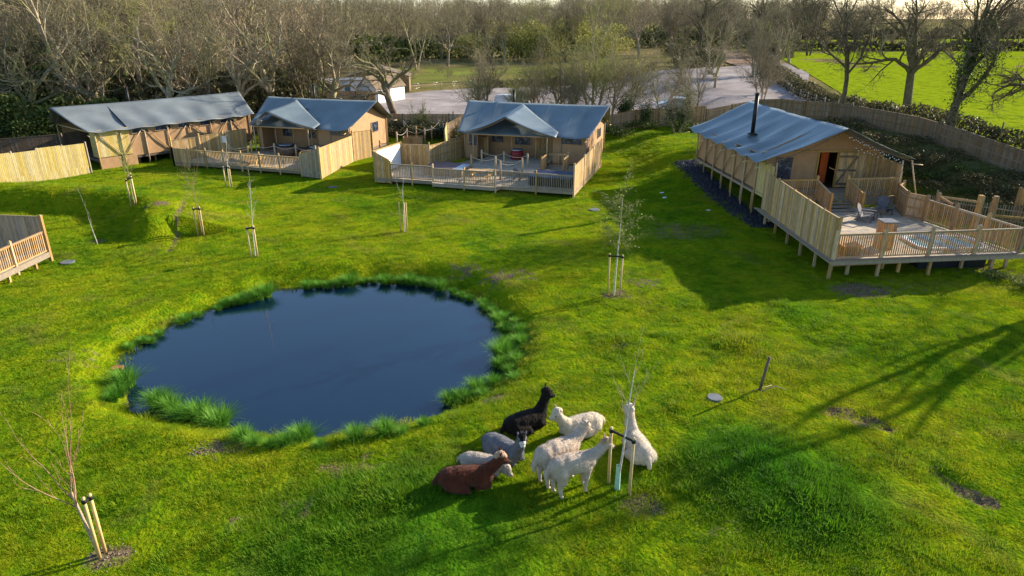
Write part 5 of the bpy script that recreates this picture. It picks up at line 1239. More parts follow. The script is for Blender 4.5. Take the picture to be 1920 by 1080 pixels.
    p_ = p_+rr_.normal(0,.006,p_.shape); ln_ = rr_.uniform(.010,.022,(len(p_),1)); Vt = np.stack([p_-sd_*.0045-n_*.004, p_+sd_*.0045-n_*.004, p_+dr_*ln_], 1).reshape(-1,3)
    fo = link('fleece', np_mesh('fleece', Vt, np.arange(len(Vt)).reshape(-1,3), FL[col], smooth=False)); fo.parent = t
    t.rotation_euler = (0, 0, R(yaw)); t.scale = (sc*.95,)*3
    return t
def at(px, py): p = P(px, py); return (p.x, p.y, hz(p.x, p.y))
UP = [(.44,0,.68),(.47,0,.86),(.50,0,1.0)]
alpaca('reddish brown alpaca with a tan topknot lying at the front left of the herd', at(880,930), 6, 1.27, 'lie', 'brown', [(.50,0,.46),(.60,0,.57),(.66,0,.65)], 0, -14, top='tan')
alpaca('pale grey-cream alpaca lying behind the brown one, its head hidden', at(908,893), -18, 1.08, 'lie', 'dun', [(.46,0,.32),(.54,-.02,.24),(.60,-.04,.20)], -10, -20)
alpaca('grey alpaca with a pale face lying and looking at the camera', at(947,863), -42, 1.22, 'lie', 'grey', [(.46,0,.52),(.50,0,.66),(.52,0,.76)], -38, -22, top='black', face='face')
alpaca('black alpaca lying at the back of the herd with its neck raised', at(988,808), 32, 1.27, 'lie', 'black', [(.46,0,.54),(.52,0,.70),(.55,0,.82)], -25, -10)
alpaca('white alpaca lying with its head turned left, beside the black one', at(1085,815), 205, 1.24, 'lie', 'white', [(.48,0,.50),(.57,0,.62),(.61,0,.72)], -5, -18)
alpaca('cream alpaca standing between the lying ones and the front one', at(1046,900), 36, 1.27, 'stand', 'cream', [(.52,0,.90),(.63,0,.99),(.71,0,1.05)], -10, -20)
alpaca('cream alpaca with a pinkish topknot standing nearest the camera', at(1074,921), 22, 1.20, 'stand', 'cream', [(.53,0,.88),(.67,0,.98),(.78,0,1.06)], -5, -12, top='tan', stride=.03)
alpaca('white alpaca lying behind the staked sapling, seen from behind', at(1194,852), 102, 1.28, 'lie', 'white', [(.46,0,.52),(.54,0,.68),(.60,0,.80)], 8, 0)

# ================================================================== saplings on the lawn
def sapling(label, base, stakes, sh, T_h, par, tm, cm, seed, lean=(0,0), r0=.03, leaf=None, guard=False, group=None, ang=0, name='staked_sapling', tie=True, ground_z=None):
    g = Vector(base); root = thing(name, label, 'sapling', tuple(g), group); T = Tree(seed)
    d = np.array([lean[0], lean[1], 1.0]); T.grow(np.zeros(3), d/np.linalg.norm(d), T_h, r0, 0, par)
    link('trunk', seg_mesh('trunk', T.t, 7, tm), root); link('crown', seg_mesh('crown', T.c, 4, cm), root)
    if leaf: link('foliage', leaf_cloud(np.array(T.c)[:, :6], leaf[1], leaf[2], leaf[0], seed, .06), root)
    pts = []
    for (dx, dy, h_) in stakes:
        mb = MB(); x, y = g.x+dx, g.y+dy; gz = hz(x, y); mb.tube([(x,y,gz-.1), (x+dx*.05,y,gz+h_)], [.042,.040], 8); mb.build('stake', M['stake'], root); pts.append(Vector((x+dx*.04, y, gz+h_-.10)))
    if tie and len(pts) > 1:
        mb = MB(); c_ = sum(pts, Vector())/len(pts)
        for a, b in zip(pts, pts[1:]+pts[:1]) if len(pts) > 2 else [(pts[0], pts[1])]:
            mb.bar(a, b, .03, .06); 
        for p in pts: mb.tube([p-Vector((0,0,.05)), p+Vector((0,0,.05))], .055, 8)
        mb.build('tie', M['rubber'], root)
    if guard: mb = MB(); mb.tube([g+Vector((0,0,-.02)), g+Vector((0,0,.75))], [.075,.06], 10, cap=False); mb.build('tree_guard', M['guard'], root)
    return root
SAP = dict(kids=[9,5,4], seg=[8,5,4,3], taper=[.25,.3,.4,.4], wob=[.03,.08,.12,.15], up=[.02,.10,.08,.05], start=[.48,.15,.15], ang=[.62,.5,.5], len=[.42,.45,.45], rad=[.4,.5,.6], rmin=.0045, tl=0)
THIN = dict(SAP, kids=[9,3], len=[.16,.4], start=[.45,.2])
BIRCH = dict(SAP, kids=[14,6,4], len=[.30,.45,.5], up=[.01,-.03,-.14,-.15], ang=[.8,.6,.5], start=[.42,.1,.1])
BIG = dict(kids=[5,5,4], seg=[5,9,6,4], taper=[.8,.2,.3,.4], wob=[.02,.06,.08,.10], up=[.0,.06,.05,.03], start=[.72,.2,.2], ang=[.55,.45,.45], len=[1.75,.36,.4], rad=[.55,.40,.6], rmin=.006, tl=0)
tri = [(-.18,-.1,1.65),(.16,-.12,1.65),(.02,.16,1.62)]
def g3(px, py): p = G(px, py); return tuple(p)
sapling('bushy budding sapling in three stakes, farthest left on the lawn', g3(253,383), [(a,b,1.75) for a,b,_ in tri], 1.75, 3.2, dict(SAP, kids=[12,6,5], len=[.30,.4,.45]), M['bark_sap'], M['twig_green'], 101, leaf=(M['birch_leaf'], 450, .03))
sapling('thin bare sapling in three stakes close to the second lodge\'s picket rail', g3(431,350), [(a*1.25,b,1.5) for a,b,_ in tri], 1.5, 3.4, THIN, M['birch_bark'], M['birch_bark'], 102)
sapling('bare twiggy sapling in three stakes, middle of the left three', g3(379,441), tri, 1.6, 3.4, SAP, M['bark_red'], M['twig_red'], 103)
sapling('bare pale sapling in three stakes just above the pond\'s left end', g3(479,481), tri, 1.7, 4.0, dict(THIN, kids=[12,4]), M['birch_bark'], M['birch_bark'], 104)
sapling('short bare sapling in two stakes in front of the middle lodge', g3(758,435), [(-.2,0,1.75),(.18,-.05,1.75),(.05,.12,1.7)], 1.75, 2.5, dict(THIN, kids=[4,2], start=[.7,.2], len=[.5,.4]), M['birch_bark'], M['birch_bark'], 105, tie=False)
sapling('young birch with drooping leafy twigs and two stakes, right of the pond', g3(1151,553), [(-.27,.0,1.95),(.26,-.05,1.9)], 1.9, 4.4, BIRCH, M['birch_bark'], M['twig'], 106, r0=.045, leaf=(M['birch_leaf'], 1500, .045))
sapling('bare sapling with a pale green guard tube and two stakes among the alpacas', g3(1157,917), [(-.20,.22,1.75),(.28,-.22,1.75)], 1.75, 3.6, dict(SAP, kids=[9,4], len=[.30,.4]), M['birch_bark'], M['bark_sap'], 107, lean=(.02,.02), guard=True, r0=.038)
bt = sapling('large bare reddish sapling leaning to the left edge, tied to two stakes', g3(186,1040), [(.07,-.10,1.7),(.10,.08,1.65)], 1.6, 1.75, dict(BIG, kids=[5,4,3]), M['bark_sap'], M['bark_red'], 114, lean=(-.14,0), r0=.040)
sv = sapling('small unstaked forked sapling in a ring of bare soil near the left deck', g3(183,458), [], 0, 1.5, dict(THIN, kids=[2,3], start=[.3,.2], len=[.9,.35], ang=[.25,.4]), M['birch_bark'], M['birch_bark'], 109, tie=False, name='young_sapling', lean=(-.15,0), r0=.025)
sp = thing('wooden_stake', 'dark wooden stake leaning on its own in the grass at the right', 'stake', g3(1423,733)); q = Vector(g3(1423,733))
mb = MB(); mb.tube([q-Vector((0,0,.1)), q+Vector((.18,.0,1.25))], [.05,.045], 7); mb.build('stake', M['timber_dark'], sp)
mb = MB(); mb.tube([q+Vector((.05,-.1,.05)), q+Vector((.55,.1,.12)), q+Vector((.9,.05,.04))], [.02,.018,.01], 5); mb.tube([q+Vector((-.25,-.05,.04)), q+Vector((.5,.25,.08))], [.015,.01], 5); mb.build('fallen_twig', M['timber_grey'], sp)
# small flat things in the grass
def cover(name, label, cat, px, py, r, mat, h=.05, sq=False, rx=1.0):
    p = Vector(g3(px, py)); mb = MB()
    if sq: mb.box(p+Vector((0,0,h/2)), (r*2, r*1.3, h), .3)
    else: mb.tube([p, p+Vector((0,0,h))], [r, r*.96], 24, smooth=False)
    o = mb.build(name, mat); tag(o, label, cat); return o
cover('drain_cover', 'round pale grey drain cover in the grass right of the alpacas', 'drain cover', 1340, 747, .24, M['concrete'], .06)
cover('drain_cover', 'flat grey drain cover in the grass beside the corner deck at the left', 'drain cover', 127, 492, .34, M['concrete'], .05)
cover('drain_cover', 'pale drain cover in the shade left of the slate strip, behind the birch', 'drain cover', 1115, 394, .32, M['concrete'], .06)
cover('paving_slab', 'small pale slab on the lawn between the two middle decks', 'slab', 624, 351, .32, M['concrete'], .04, True)
bk = cover('brick', 'reddish brick lying on the pond\'s left shore', 'brick', 220, 693, .20, M['brick'], .10, True)
for i, (px, py) in enumerate(((1241,362),(1246,371),(1328,395))): cover('stone', ('pale stone in the shaded grass, the farther of a pair', 'pale stone in the shaded grass, the nearer of a pair', 'pale stone beside the slate strip')[i], 'stone', px, py, .12, M['white'], .05, True)
def litter_fn(r):
    s = SOIL[r.integers(0, 8)]; return (s[0]+r.normal()*s[2]*.6, s[1]+r.normal()*s[2]*.5)
tag(link('soil_crumbs', stone_mesh(700, litter_fn, .015, .05, M['stone'], 'soil_crumbs', 8)), kind='stuff')
def scatter_fn(r): return (17.2+r.normal()*1.0, 28.6+r.normal()*.35)
tag(link('stone_chippings', stone_mesh(260, scatter_fn, .02, .06, M['stone'], 'stone_chippings', 9)), kind='stuff')

# ================================================================== trees behind
def zed(x, y): return (x, y, hz(x, y)-.1)
protos = {}
def proto(key, *a, **k): protos[key] = tree_thing(*a, **k)
GA = 'bare trees in the wood behind the left lodges'; LA = 'bare brown tree in the wood behind the two left lodges'
proto('o1', 'bare_tree', LA, 'tree', zed(-44,73), 11, OAK, 4.2, .30, M['bark'], M['twig_dark'], GA)
proto('o2', 'bare_tree', LA, 'tree', zed(-27.5,76), 12, OAK, 3.8, .34, M['bark'], M['twig'], GA)
proto('o3', 'bare_tree', LA, 'tree', zed(-36,77), 13, OAK, 4.6, .28, M['bark'], M['twig_red'], GA)
proto('t1', 'bare_tree', LA, 'tree', zed(-40,75), 21, TALL, 9.5, .22, M['bark'], M['twig_green'], GA)
proto('t2', 'bare_tree', LA, 'tree', zed(-33,74.7), 22, TALL, 10.5, .20, M['bark'], M['twig'], GA, stems=2)
proto('t3', 'bare_tree', LA, 'tree', zed(-21.5,76), 23, TALL, 9.5, .18, M['bark_dark'], M['twig_dark'], GA, stems=3)
proto('s1', 'small_bare_tree', 'small many-stemmed bare tree at the left end of the row beyond the middle lodge', 'tree', zed(-3.4,78.5), 31, dict(SMALL, kids=[9,7,7,5]), 5.4, .14, M['bark'], M['twig'], None, stems=3)
proto('s2', 'small_bare_tree', 'small bare spreading tree by the car park, right of the middle lodge\'s flue', 'tree', zed(4.0,79), 32, dict(SMALL, kids=[9,7,7,5]), 6.0, .15, M['bark'], M['twig'], None, stems=2)
proto('s3', 'small_bare_tree', 'yellow-green budding tree at the near edge of the car park', 'tree', zed(9.0,78.5), 33, dict(SMALL, kids=[9,7,7,5]), 6.8, .16, M['bark'], M['twig_green'], None, stems=3)
r_ = np.random.default_rng(5)
wood = []
for y0, n, x0, x1 in ((75.5,9,-62,-22),(82,10,-68,-26),(91,11,-78,-31),(102,11,-90,-36),(118,12,-104,-40),(140,14,-130,-32)):
    for i in range(n): wood.append((x0+(x1-x0)*(i+r_.random())/n, y0+r_.normal()*1.6))
keys = ['o1','o2','o3','t1','t2','t3']
def where(x, y):
    if y > 100: return 'bare tree deep in the wood, seen only over the nearer crowns', 'bare trees deep in the left wood'
    if y > 88: return 'bare tree in the middle of the wood, behind the ones at its edge', 'bare trees in the middle of the left wood'
    if x < -44: return 'bare tree at the wood\'s edge beyond the open end of the leftmost lodge', 'bare trees at the far left edge of the wood'
    if x < -30: return 'bare tree at the wood\'s edge right behind the leftmost lodge\'s roof', 'bare trees behind the leftmost lodge'
    return 'bare tree at the wood\'s edge behind the second lodge', 'bare trees behind the second lodge'
for k_ in keys: q_ = protos[k_]; q_['label'], q_['group'] = where(q_.location.x, q_.location.y)
GO = dict(OAK, kids=[6,6,5,4,3], rad=[.66,.60,.56,.55,.6], wob=[.10,.24,.25,.25,.2,.18])
for (x, y, sd, lb, ln) in ((-50,71,201,'big crooked bare oak at the left edge, over the open end of the long lodge',(.2,0)),(-42.5,72,202,'big bare oak with pale leaning limbs left of the long lodge\'s flue',(-.2,.1)),(-35,71.5,203,'big bare oak with a reddish upright trunk behind the middle of the long lodge\'s roof',(.05,0)),(-29.5,73,204,'big bare oak with mossy twisted limbs behind the right end of the long lodge\'s roof',(.25,0)),(-19.5,77,205,'tall pale forked tree behind the second lodge\'s ridge',(-.1,0))):
    tree_thing('oak_tree', lb, 'tree', zed(x, y), sd, GO, 5.2, .36, M['bark'], M['twig'], lean=ln)
for i, (x, y) in enumerate(wood):
    if y < 79 and any(abs(x-q) < 2.2 for q in (-44,-27.5,-36,-40,-33,-21.5)): continue
    k = keys[r_.integers(0, 6)]; s = r_.uniform(1.0, 1.35)*(1.38 if y > 88 else 1.05); lb_, gr_ = where(x, y); dup(protos[k], zed(x, y), r_.random()*6.28, (s, s, s*r_.uniform(.9,1.1)), lb_, gr_)
# the leaning oak and other single trees
OAKL = dict(OAK, kids=[5,6,6,6,4], wob=[.10,.26,.26,.26,.2,.18], start=[.7,.2,.2,.15,.1])
tree_thing('oak_tree', 'big bare oak with a thick crooked trunk leaning left behind the gap between the lodges', 'tree', zed(-12.2,76.6), 45, OAKL, 5.0, .44, M['bark_dark'], M['twig'], lean=(-.45,.0))
def single(k, label, x, y, s, rz=None, group=None, name=None):
    o = dup(protos[k], zed(x, y), r_.random()*6.28 if rz is None else rz, s, label=label); 
    if 'group' in o: del o['group']
    if group: o['group'] = group
    if name: o.name = name
    return o
single('s2', 'small bare tree between the budding tree and the ivy tree by the car park', 13.2, 80, .85)
single('s1', 'small bare tree left of the yellow-green budding tree', 6.6, 77.5, .75)
single('s3', 'budding yellow-green tree near the white van', .6, 80, .6)
single('o2', 'small open-crowned bare tree on the far edge of the car park', 27.5, 96, .6)
single('s2', 'small dark-trunked tree standing right behind the boundary fence, left of the right-hand lodge', 20.5, 78, .85)
single('s1', 'many-stemmed bare tree by the car park, just left of the black flue', 28.0, 79, .8)
single('o3', 'small bare tree at the start of the hedge by the track', 31.5, 88, .5)
single('o1', 'bare oak beside the track at the far right of the car park', 44, 118, .95); single('o3', 'large bare tree where the field meets the distant track', 58, 150, 1.1)
single('o2', 'bare spreading oak beyond the far end of the hedge', 64, 185, 1.55)
for x, y, k in ((48,218,'o1'),(37,224,'o3'),(57,232,'o2'),(70,222,'o1'),(28,228,'t1')): single(k, 'large bare tree on the skyline beyond the end of the track', x, y, 1.5, group='large skyline trees beyond the track')
tree_thing('bare_tree', 'bare tree with a straight trunk rising from the hedge just right of the black flue', 'tree', zed(31.0,66.0), 51, dict(TALL, kids=[9,6,6,6,4], start=[.30,.2,.15,.1,.1], ang=[.8,.7,.7,.7,.7], len=[.75,.55,.55,.5,.5]), 9.5, .26, M['bark_dark'], M['twig_dark'])
bo_ = tree_thing('oak_tree', 'thick-trunked bare oak in the hedge, second from the right edge', 'tree', zed(37.5,66.5), 52, dict(OAK, kids=[7,7,6,6,4], ang=[.7,.75,.75,.75,.7]), 5.6, .42, M['bark_dark'], M['twig_dark'])
tree_thing('ivy_tree', 'bare tree with ivy climbing its dark trunk on the right bank', 'tree', zed(33.0,52.6), 53, dict(TALL, kids=[9,6,6,6,4], start=[.25,.25,.2,.15,.1], len=[.75,.55,.55,.5,.5]), 9.5, .34, M['bark_dark'], M['twig_dark'], leaf=(M['ivy'], 6500, .075, 'trunk'), lean=(.06,0))
tree_thing('bare_tree', 'bare tree whose branches reach in from the right edge', 'tree', zed(41.2,54.0), 54, dict(OAK, kids=[8,7,6,6,4], ang=[1.0,.75,.75,.75,.7]), 4.8, .38, M['bark_dark'], M['twig_dark'])
tree_thing('ivy_tree', 'small ivy-covered tree beyond the corner of the middle lodge', 'tree', zed(11.4,74.2), 55, SMALL, 3.0, .12, M['bark'], M['twig'], leaf=(M['ivy'], 3600, .08, 'trunk'))
tree_thing('ivy_tree', 'slim ivy-clad tree in front of the boundary fence between the middle and right lodges', 'tree', zed(13.6,70.8), 56, SMALL, 2.2, .08, M['bark'], M['twig'], leaf=(M['ivy'], 2200, .07, 'trunk'))
tree_thing('ivy_tree', 'many-stemmed ivy tree at the left corner of the right-hand lodge', 'tree', zed(16.2,68.0), 57, SMALL, 3.2, .13, M['bark'], M['twig'], leaf=(M['ivy'], 2600, .08, 'trunk'), stems=3)
tree_thing('ivy_tree', 'ivy-covered stump of branches beside the rope walk', 'tree', zed(-9.4,72.6), 58, SMALL, 1.8, .10, M['bark'], M['twig_green'], leaf=(M['shrub'], 1200, .07, 'trunk'), stems=3)
# trees out of frame on the right whose shadows cross the lawn
tree_thing('bare_tree', 'bare tree beyond the right edge whose forked shadow crosses the lawn', 'tree', zed(30.0,31.2), 61, dict(TALL, kids=[4,4,5,4,3], start=[.45,.2,.2,.15,.1], ang=[.38,.5,.65,.7,.7], len=[.85,.5,.5,.5,.5], taper=[.55,.45,.4,.3,.4,.4]), 7.5, .50, M['bark'], M['twig'])
single('o2', 'bare oak beyond the right edge of the view', 41, 37, .85)
single('t2', 'tall bare tree beyond the right edge of the view', 46, 46, .9)
for x, y, s, lb in ((58,166,1.25,'wide dark-trunked oak where the track meets the pasture'),(43,148,1.1,'dark-trunked oak over the bend of the track'),(47,182,1.35,'largest dark oak on the skyline above the track'),(80,206,1.2,'dark oak standing in the hedge at the far corner of the pasture')): dup(bo_, zed(x, y), r_.random()*6.28, s, label=lb)
# far mixed trees along the horizon: distinct rows of copies
GB = 'bare trees beyond the car park'
for i, (x, y, k, s) in enumerate([(-16,178,'o1',1.1),(-6,190,'t3',1.1),(20,185,'t1',1.0),(30,170,'o3',1.1),(42,190,'o2',1.2),(74,180,'t3',1.2),(24,210,'t2',1.2),(70,230,'o1',1.2),(-22,165,'t2',1.0),(34,150,'t3',.8),(36,130,'s2',1.0),(38,112,'s1',.9),(6,204,'t1',1.1),(14,192,'t3',1.0),(-2,196,'o3',1.0),(-10,206,'t2',1.2),(27,204,'o1',1.1),(33,212,'t1',1.1),(-20,204,'o2',1.2),(18,212,'o3',1.2)]):
    single(k, 'bare tree standing beyond the car park and its meadow', x, y, s*1.2, group=GB)
GC = 'trees in the hedge lines beyond the pasture'
for i in range(26):
    x = 78+i*7.5+r_.normal()*3; y = 207+r_.normal()*2.5+max(0,(i-12))*-2.2; single(keys[r_.integers(0,6)], 'bare tree in the hedge line beyond the bright green pasture', x, y, r_.uniform(.45,.95), group=GC)
for x, y, k, s, lb in ((6.0,81,'s3',.9,'budding tree at the near edge of the car park, between the two many-stemmed trees'),(11.3,80,'s2',.95,'bare spreading tree just right of the yellow-green budding tree'),(17.5,81,'s2',.8,'slim bare tree in front of the blue-grey car'),(2.2,83,'s1',.7,'small many-stemmed tree right of the white van')): single(k, lb, x, y, s)
# pale green willows beyond the car park
def leafy(name, label, x, y, w_, h_, n, sz, mat, seed, group=None, trunk=True):
    root = thing(name, label, 'tree' if trunk else 'shrub', zed(x, y), group)
    me = shrub_mesh(seed, n, sz, mat, w_, h_, 14); link('crown', me, root)
    if trunk:
        T = Tree(seed); T.grow(np.zeros(3), np.array([0,0,1.]), h_*.35, .22, 0, dict(SMALL, kids=[6,4,4], tl=9)); link('trunk', seg_mesh('trunk', T.t, 6, M['bark']), root)
    index_kids(root); return root
wl = leafy('willow_tree', 'rounded yellow-green willow beyond the car park', 12, 200, 14, 12, 5200, .32, M['shrub_pale'], 71, 'yellow-green willows beyond the car park')
for x, y, s in ((2,208,1.0),(22,196,.95),(-12,202,.7)): dup(wl, zed(x, y), r_.random()*6, (s,s,s*r_.uniform(.8,1.05)))
gl_ = leafy('young_tree', 'pale budding willow thicket on the far side of the car park', 14, 118, 6, 5.5, 1500, .14, M['shrub_pale'], 72, 'budding thicket trees beside the car park')
for x, y, s in ((21,123,.8),): dup(gl_, zed(x, y), r_.random()*6, s)
# undergrowth
sh = leafy('shrub', 'dark green evergreen shrub at the edge of the left wood', -30, 74.8, 4.2, 3.6, 3600, .15, M['shrub'], 81, 'evergreen shrubs under the left wood', trunk=False)
sh2 = leafy('shrub', 'olive-brown shrub under the trees of the left wood', -24, 77.0, 5, 3.4, 3400, .15, M['hedge'], 82, 'olive shrubs under the left wood', trunk=False)
for i in range(46):
    x = -66+43*r_.random(); y = 75.5+r_.random()**1.5*34; x -= max(0, (y-84))*.3; k = sh if r_.random() < .62 else sh2; s = r_.uniform(.8,1.7); kk_ = 'dark green evergreen' if k is sh else 'olive-brown'; ww_ = 'beyond the leftmost lodge\'s open end' if x < -44 else ('behind the leftmost lodge' if x < -29 else 'behind the second lodge'); ww_ = 'deep under the trees of the left wood' if y > 88 else ww_; dup(k, zed(x, y), r_.random()*6.28, (s,s,s*r_.uniform(.9,1.7)), kk_+' shrub '+ww_, kk_+' shrubs '+ww_)
for x, y, s in ((-44,66,1.2),(-48,60,1.3),(-41,70,1.3),(-50,67,1.5),(-46,55,1.1),(-52,50,1.4),(-38,71,1.0),(-43,62,.9)): dup(sh, zed(x, y), r_.random()*6.28, s, label='evergreen shrub in the shade beyond the left end of the leftmost lodge', group='shrubs at the left end of the long lodge')
bs = leafy('shrub', 'low dark shrub in the shaded bed behind the rope walk', -8.6, 69.5, 3.2, 1.6, 2200, .10, M['hedge'], 83, 'low shrubs behind the rope walk', trunk=False)
for x, y in ((-11.4,70.5),(-6.6,71.0),(-9.6,72),(-5.9,69.0),(-13,71.5)): dup(bs, zed(x, y), r_.random()*6.28, r_.uniform(.7,1.1))
fb = leafy('shrub', 'low green shrub along the boundary fence between the middle and right lodges', 10.5, 70.0, 2.6, 1.3, 1500, .09, M['shrub'], 84, 'low shrubs along the boundary fence', trunk=False)
for x, y in ((13.2,71.4),(17.4,70.2)): dup(fb, zed(x, y), r_.random()*6.28, r_.uniform(.7,1.1))
for x, y in ((27.0,51),(28.3,47),(29.5,43.5),(27.8,55),(30.6,45.5),(28.6,50)): dup(fb, zed(x, y), r_.random()*6.28, r_.uniform(.5,.9), label='low green weed clump on the bank behind the right-hand lodge', group='weed clumps on the right bank')
dp = leafy('shrub', 'low weedy plant under the right end of the raised deck', 22.6, 29.9, .9, .5, 700, .05, M['birch_leaf'], 85, 'weedy plants by the right end of the raised deck', trunk=False)
for x, y in ((23.8,29.6),(24.8,29.9),(23.3,28.9),(25.3,31)): dup(dp, zed(x, y), r_.random()*6.28, r_.uniform(.7,1.1))
br = leafy('shrub', 'tangled brown and green bramble patch on the bank behind the right-hand lodge', 28, 49, 2.6, 1.0, 2600, .07, M['bramble'], 86, 'bramble patches on the right bank', trunk=False)
for x, y in ((26.5,53),(27.5,56),(29.5,53),(30.3,48.5),(29,45.5),(31.5,44),(30.8,41),(32.6,40),(28,42.5),(31.5,38.5),(26.2,57.5),(28.5,59)): dup(br, zed(x, y), r_.random()*6.28, (1.2,1.2,r_.uniform(.6,1.1)))
# hedges
def hedge(label, line, h_, w_, n, sz, mat, seed):
    r = np.random.default_rng(seed); seg = [(np.array(a), np.array(b)) for a, b in zip(line, line[1:])]; L = np.array([np.hypot(*(b-a)) for a, b in seg]); k = r.choice(len(seg), n, p=L/L.sum()); t = r.random(n)
    c = np.zeros((n,3))
    A = np.array([s[0] for s in seg])[k]; B = np.array([s[1] for s in seg])[k]; xy = A+(B-A)*t[:,None]; d = (B-A)/np.linalg.norm(B-A, axis=1, keepdims=True)
    a = r.random(n)*math.pi; rr_ = r.uniform(.6,1.08,n); mod = .75+.5*vnoise(xy[:,0], xy[:,1], 2.2, seed)
    off = np.cos(a)*rr_*w_/2*mod; c[:,0] = xy[:,0]-d[:,1]*off; c[:,1] = xy[:,1]+d[:,0]*off; c[:,2] = height(c[:,0], c[:,1])+np.sin(a)*rr_*h_*mod
    ln = leaf_quads(c, sz, mat, r, 'hedge_leaves'); S = []
    for _ in range(int(n*.12)):
        i = r.integers(0, n); p = c[i]; dv = r.normal(0,.25,3); dv[2] = abs(dv[2])+.2; q = p+dv*h_*.6; S.append((*p, *q, .012, .006))
    root = thing('hedge', label, 'hedge', (0,0,0)); link('foliage', ln, root); link('twigs', seg_mesh('twigs', S, 3, M['twig']), root); return root
hedge('dark brown hedge between the pasture and the car park, running to the right edge', [(50.5,141),(43,115),(37.5,94),(35.0,80),(34.3,68),(34.6,60),(35.4,52),(36.6,46),(38,38)], 1.5, 2.6, 26000, .15, M['hedge'], 91)
hedge('long hedge at the far side of the bright pasture', [(64,168),(74,207),(130,208),(240,190)], 2.6, 3.5, 9000, .5, M['hedge'], 92)
hedge('hedge farther off beyond the second pasture', [(70,300),(200,315),(420,320)], 4, 6, 5000, 1.1, M['hedge'], 93)
hedge('scrubby hedge along the far edge of the car park', [(26,128),(18,127.5),(4,124),(-6,122)], 1.4, 3.0, 6000, .16, M['hedge'], 94)
hedge('tangled brown bramble bank beyond the track', [(30,131),(40,143),(44,160),(44,200)], 2.2, 5, 6000, .25, M['hedge'], 95)
hedge('thick dark tree line closing the meadow', [(-40,185),(-20,214),(20,222),(60,232),(78,222)], 6, 8, 9000, .6, M['shrub'], 96)
# a far wood that reads as one mass: many simple bare trees merged
def far_wood(name, pts, seed, mat, hmin=8, hmax=14, per=150):
    r = np.random.default_rng(seed); S = []
    for x, y in pts:
        h_ = r.uniform(hmin, hmax); g = hz_fast(x, y); S.append((x,y,g,x,y,g+h_*.55,.25,.12)); w_ = h_*.36
        v = r.normal(size=(per,3)); v /= np.linalg.norm(v, axis=1, keepdims=True); v *= r.uniform(.2,1,(per,1))**.5
        q = np.stack([x+v[:,0]*w_, y+v[:,1]*w_, g+h_*.62+v[:,2]*h_*.40], 1); p = np.array([x, y, g+h_*.35])+(q-np.array([x, y, g+h_*.35]))*.55
        for a, b in zip(p, q): S.append((*a, *b, .05, .03))
        d = r.normal(0, 1.0, (per*2,3)); d[:,2] = abs(d[:,2]); i = r.integers(0, per, per*2); 
        for a, dd in zip(q[i], d): S.append((*a, *(a+dd), .04, .02))
    o = link(name, seg_mesh(name, S, 3, mat)); return tag(o, kind='stuff')
fr = np.random.default_rng(99)
pts = [(fr.uniform(-190,-40), fr.uniform(160,330)) for _ in range(170)]+[(fr.uniform(-60,120), fr.uniform(235,420)) for _ in range(190)]
far_wood('distant_woodland', pts, 3, M['twig'], 13, 21)
far_wood('distant_brown_woodland', [(fr.uniform(-260,60), fr.uniform(300,520)) for _ in range(200)]+[(fr.uniform(60,420), fr.uniform(330,620)) for _ in range(200)], 4, M['twig_red'], 15, 24, 90)
far_wood('distant_hedge_trees', [(fr.uniform(90,320), fr.uniform(218,330)) for _ in range(46)], 5, M['twig'], 9, 15, 160)

# ================================================================== things beyond the fence
def car(name, label, loc, rz, mat, L_=4.4, Wd=1.8, Hh=1.55, van=False):
    t = thing(name, label, 'van' if van else 'car', tuple(loc)); Rz = Matrix.Rotation(rz, 3, 'Z'); o_ = Vector(loc)
    def T(x, y, z): return o_+Rz@Vector((x,y,z))
    prof = [(-.5,.25),(-.5,.62),(-.47,.95),(-.42,1.0),(.12,1.0),(.30,.66),(.48,.56),(.5,.4),(.5,.2)] if van else [(-.5,.25),(-.5,.55),(-.42,.62),(-.33,.95),(-.22,1.0),(.06,1.0),(.24,.66),(.46,.56),(.5,.42),(.5,.2)]
    mb = MB(); n = len(prof); rows = []
    for y, k in ((-.5,.90),(-.47,1.0),(.47,1.0),(.5,.90)):
        rows += [T(x*L_, y*Wd*(1 if z < .6 else .88), z*Hh*(k if z > .9 else 1)) for x, z in prof]
    mb.add(rows, [(j*n+i, j*n+(i+1)%n, (j+1)*n+(i+1)%n, (j+1)*n+i) for j in range(3) for i in range(n)]+[tuple(range(n-1,-1,-1)), tuple(range(3*n,4*n))]); mb.build('body', mat, t, bevel=.04)
    mb = MB(); x0, z0, x1, z1 = (.13,.965,.29,.69) if van else (.075,.96,.23,.69)
    mb.add([T(x0*L_,-.36*Wd,z0*Hh+.03), T(x0*L_,.36*Wd,z0*Hh+.03), T(x1*L_+.03,.42*Wd,z1*Hh+.03), T(x1*L_+.03,-.42*Wd,z1*Hh+.03)], [(0,1,2,3)]); mb.build('windscreen', M['glass_dark'], t, solid=.02)
    for s in (-1, 1):
        mb = MB(); xa = -.05 if van else -.33; mb.add([T(xa*L_,s*(.445*Wd),.92*Hh), T(.05*L_,s*.445*Wd,.92*Hh), T(.2*L_,s*.47*Wd,.64*Hh), T(xa*L_,s*.47*Wd,.64*Hh)], [(0,1,2,3)]); mb.build('side_window', M['glass_dark'], t, solid=.02)
        for x in (-.31,.31):
            mb = MB(); mb.tube([T(x*L_,s*(.5*Wd-.2),.32), T(x*L_,s*(.5*Wd+.01),.32)], .32, 16); w_ = mb.build('wheel', M['rubber'], t); mb = MB(); mb.tube([T(x*L_,s*(.5*Wd+.0),.32), T(x*L_,s*(.5*Wd+.025),.32)], .19, 12); mb.build('rim', M['metal'], w_)
        mb = MB(); mb.box(T(.49*L_, s*.36*Wd, .45*Hh), (.08,.3,.14), rz); mb.build('headlight', M['metal'], t)
    return t
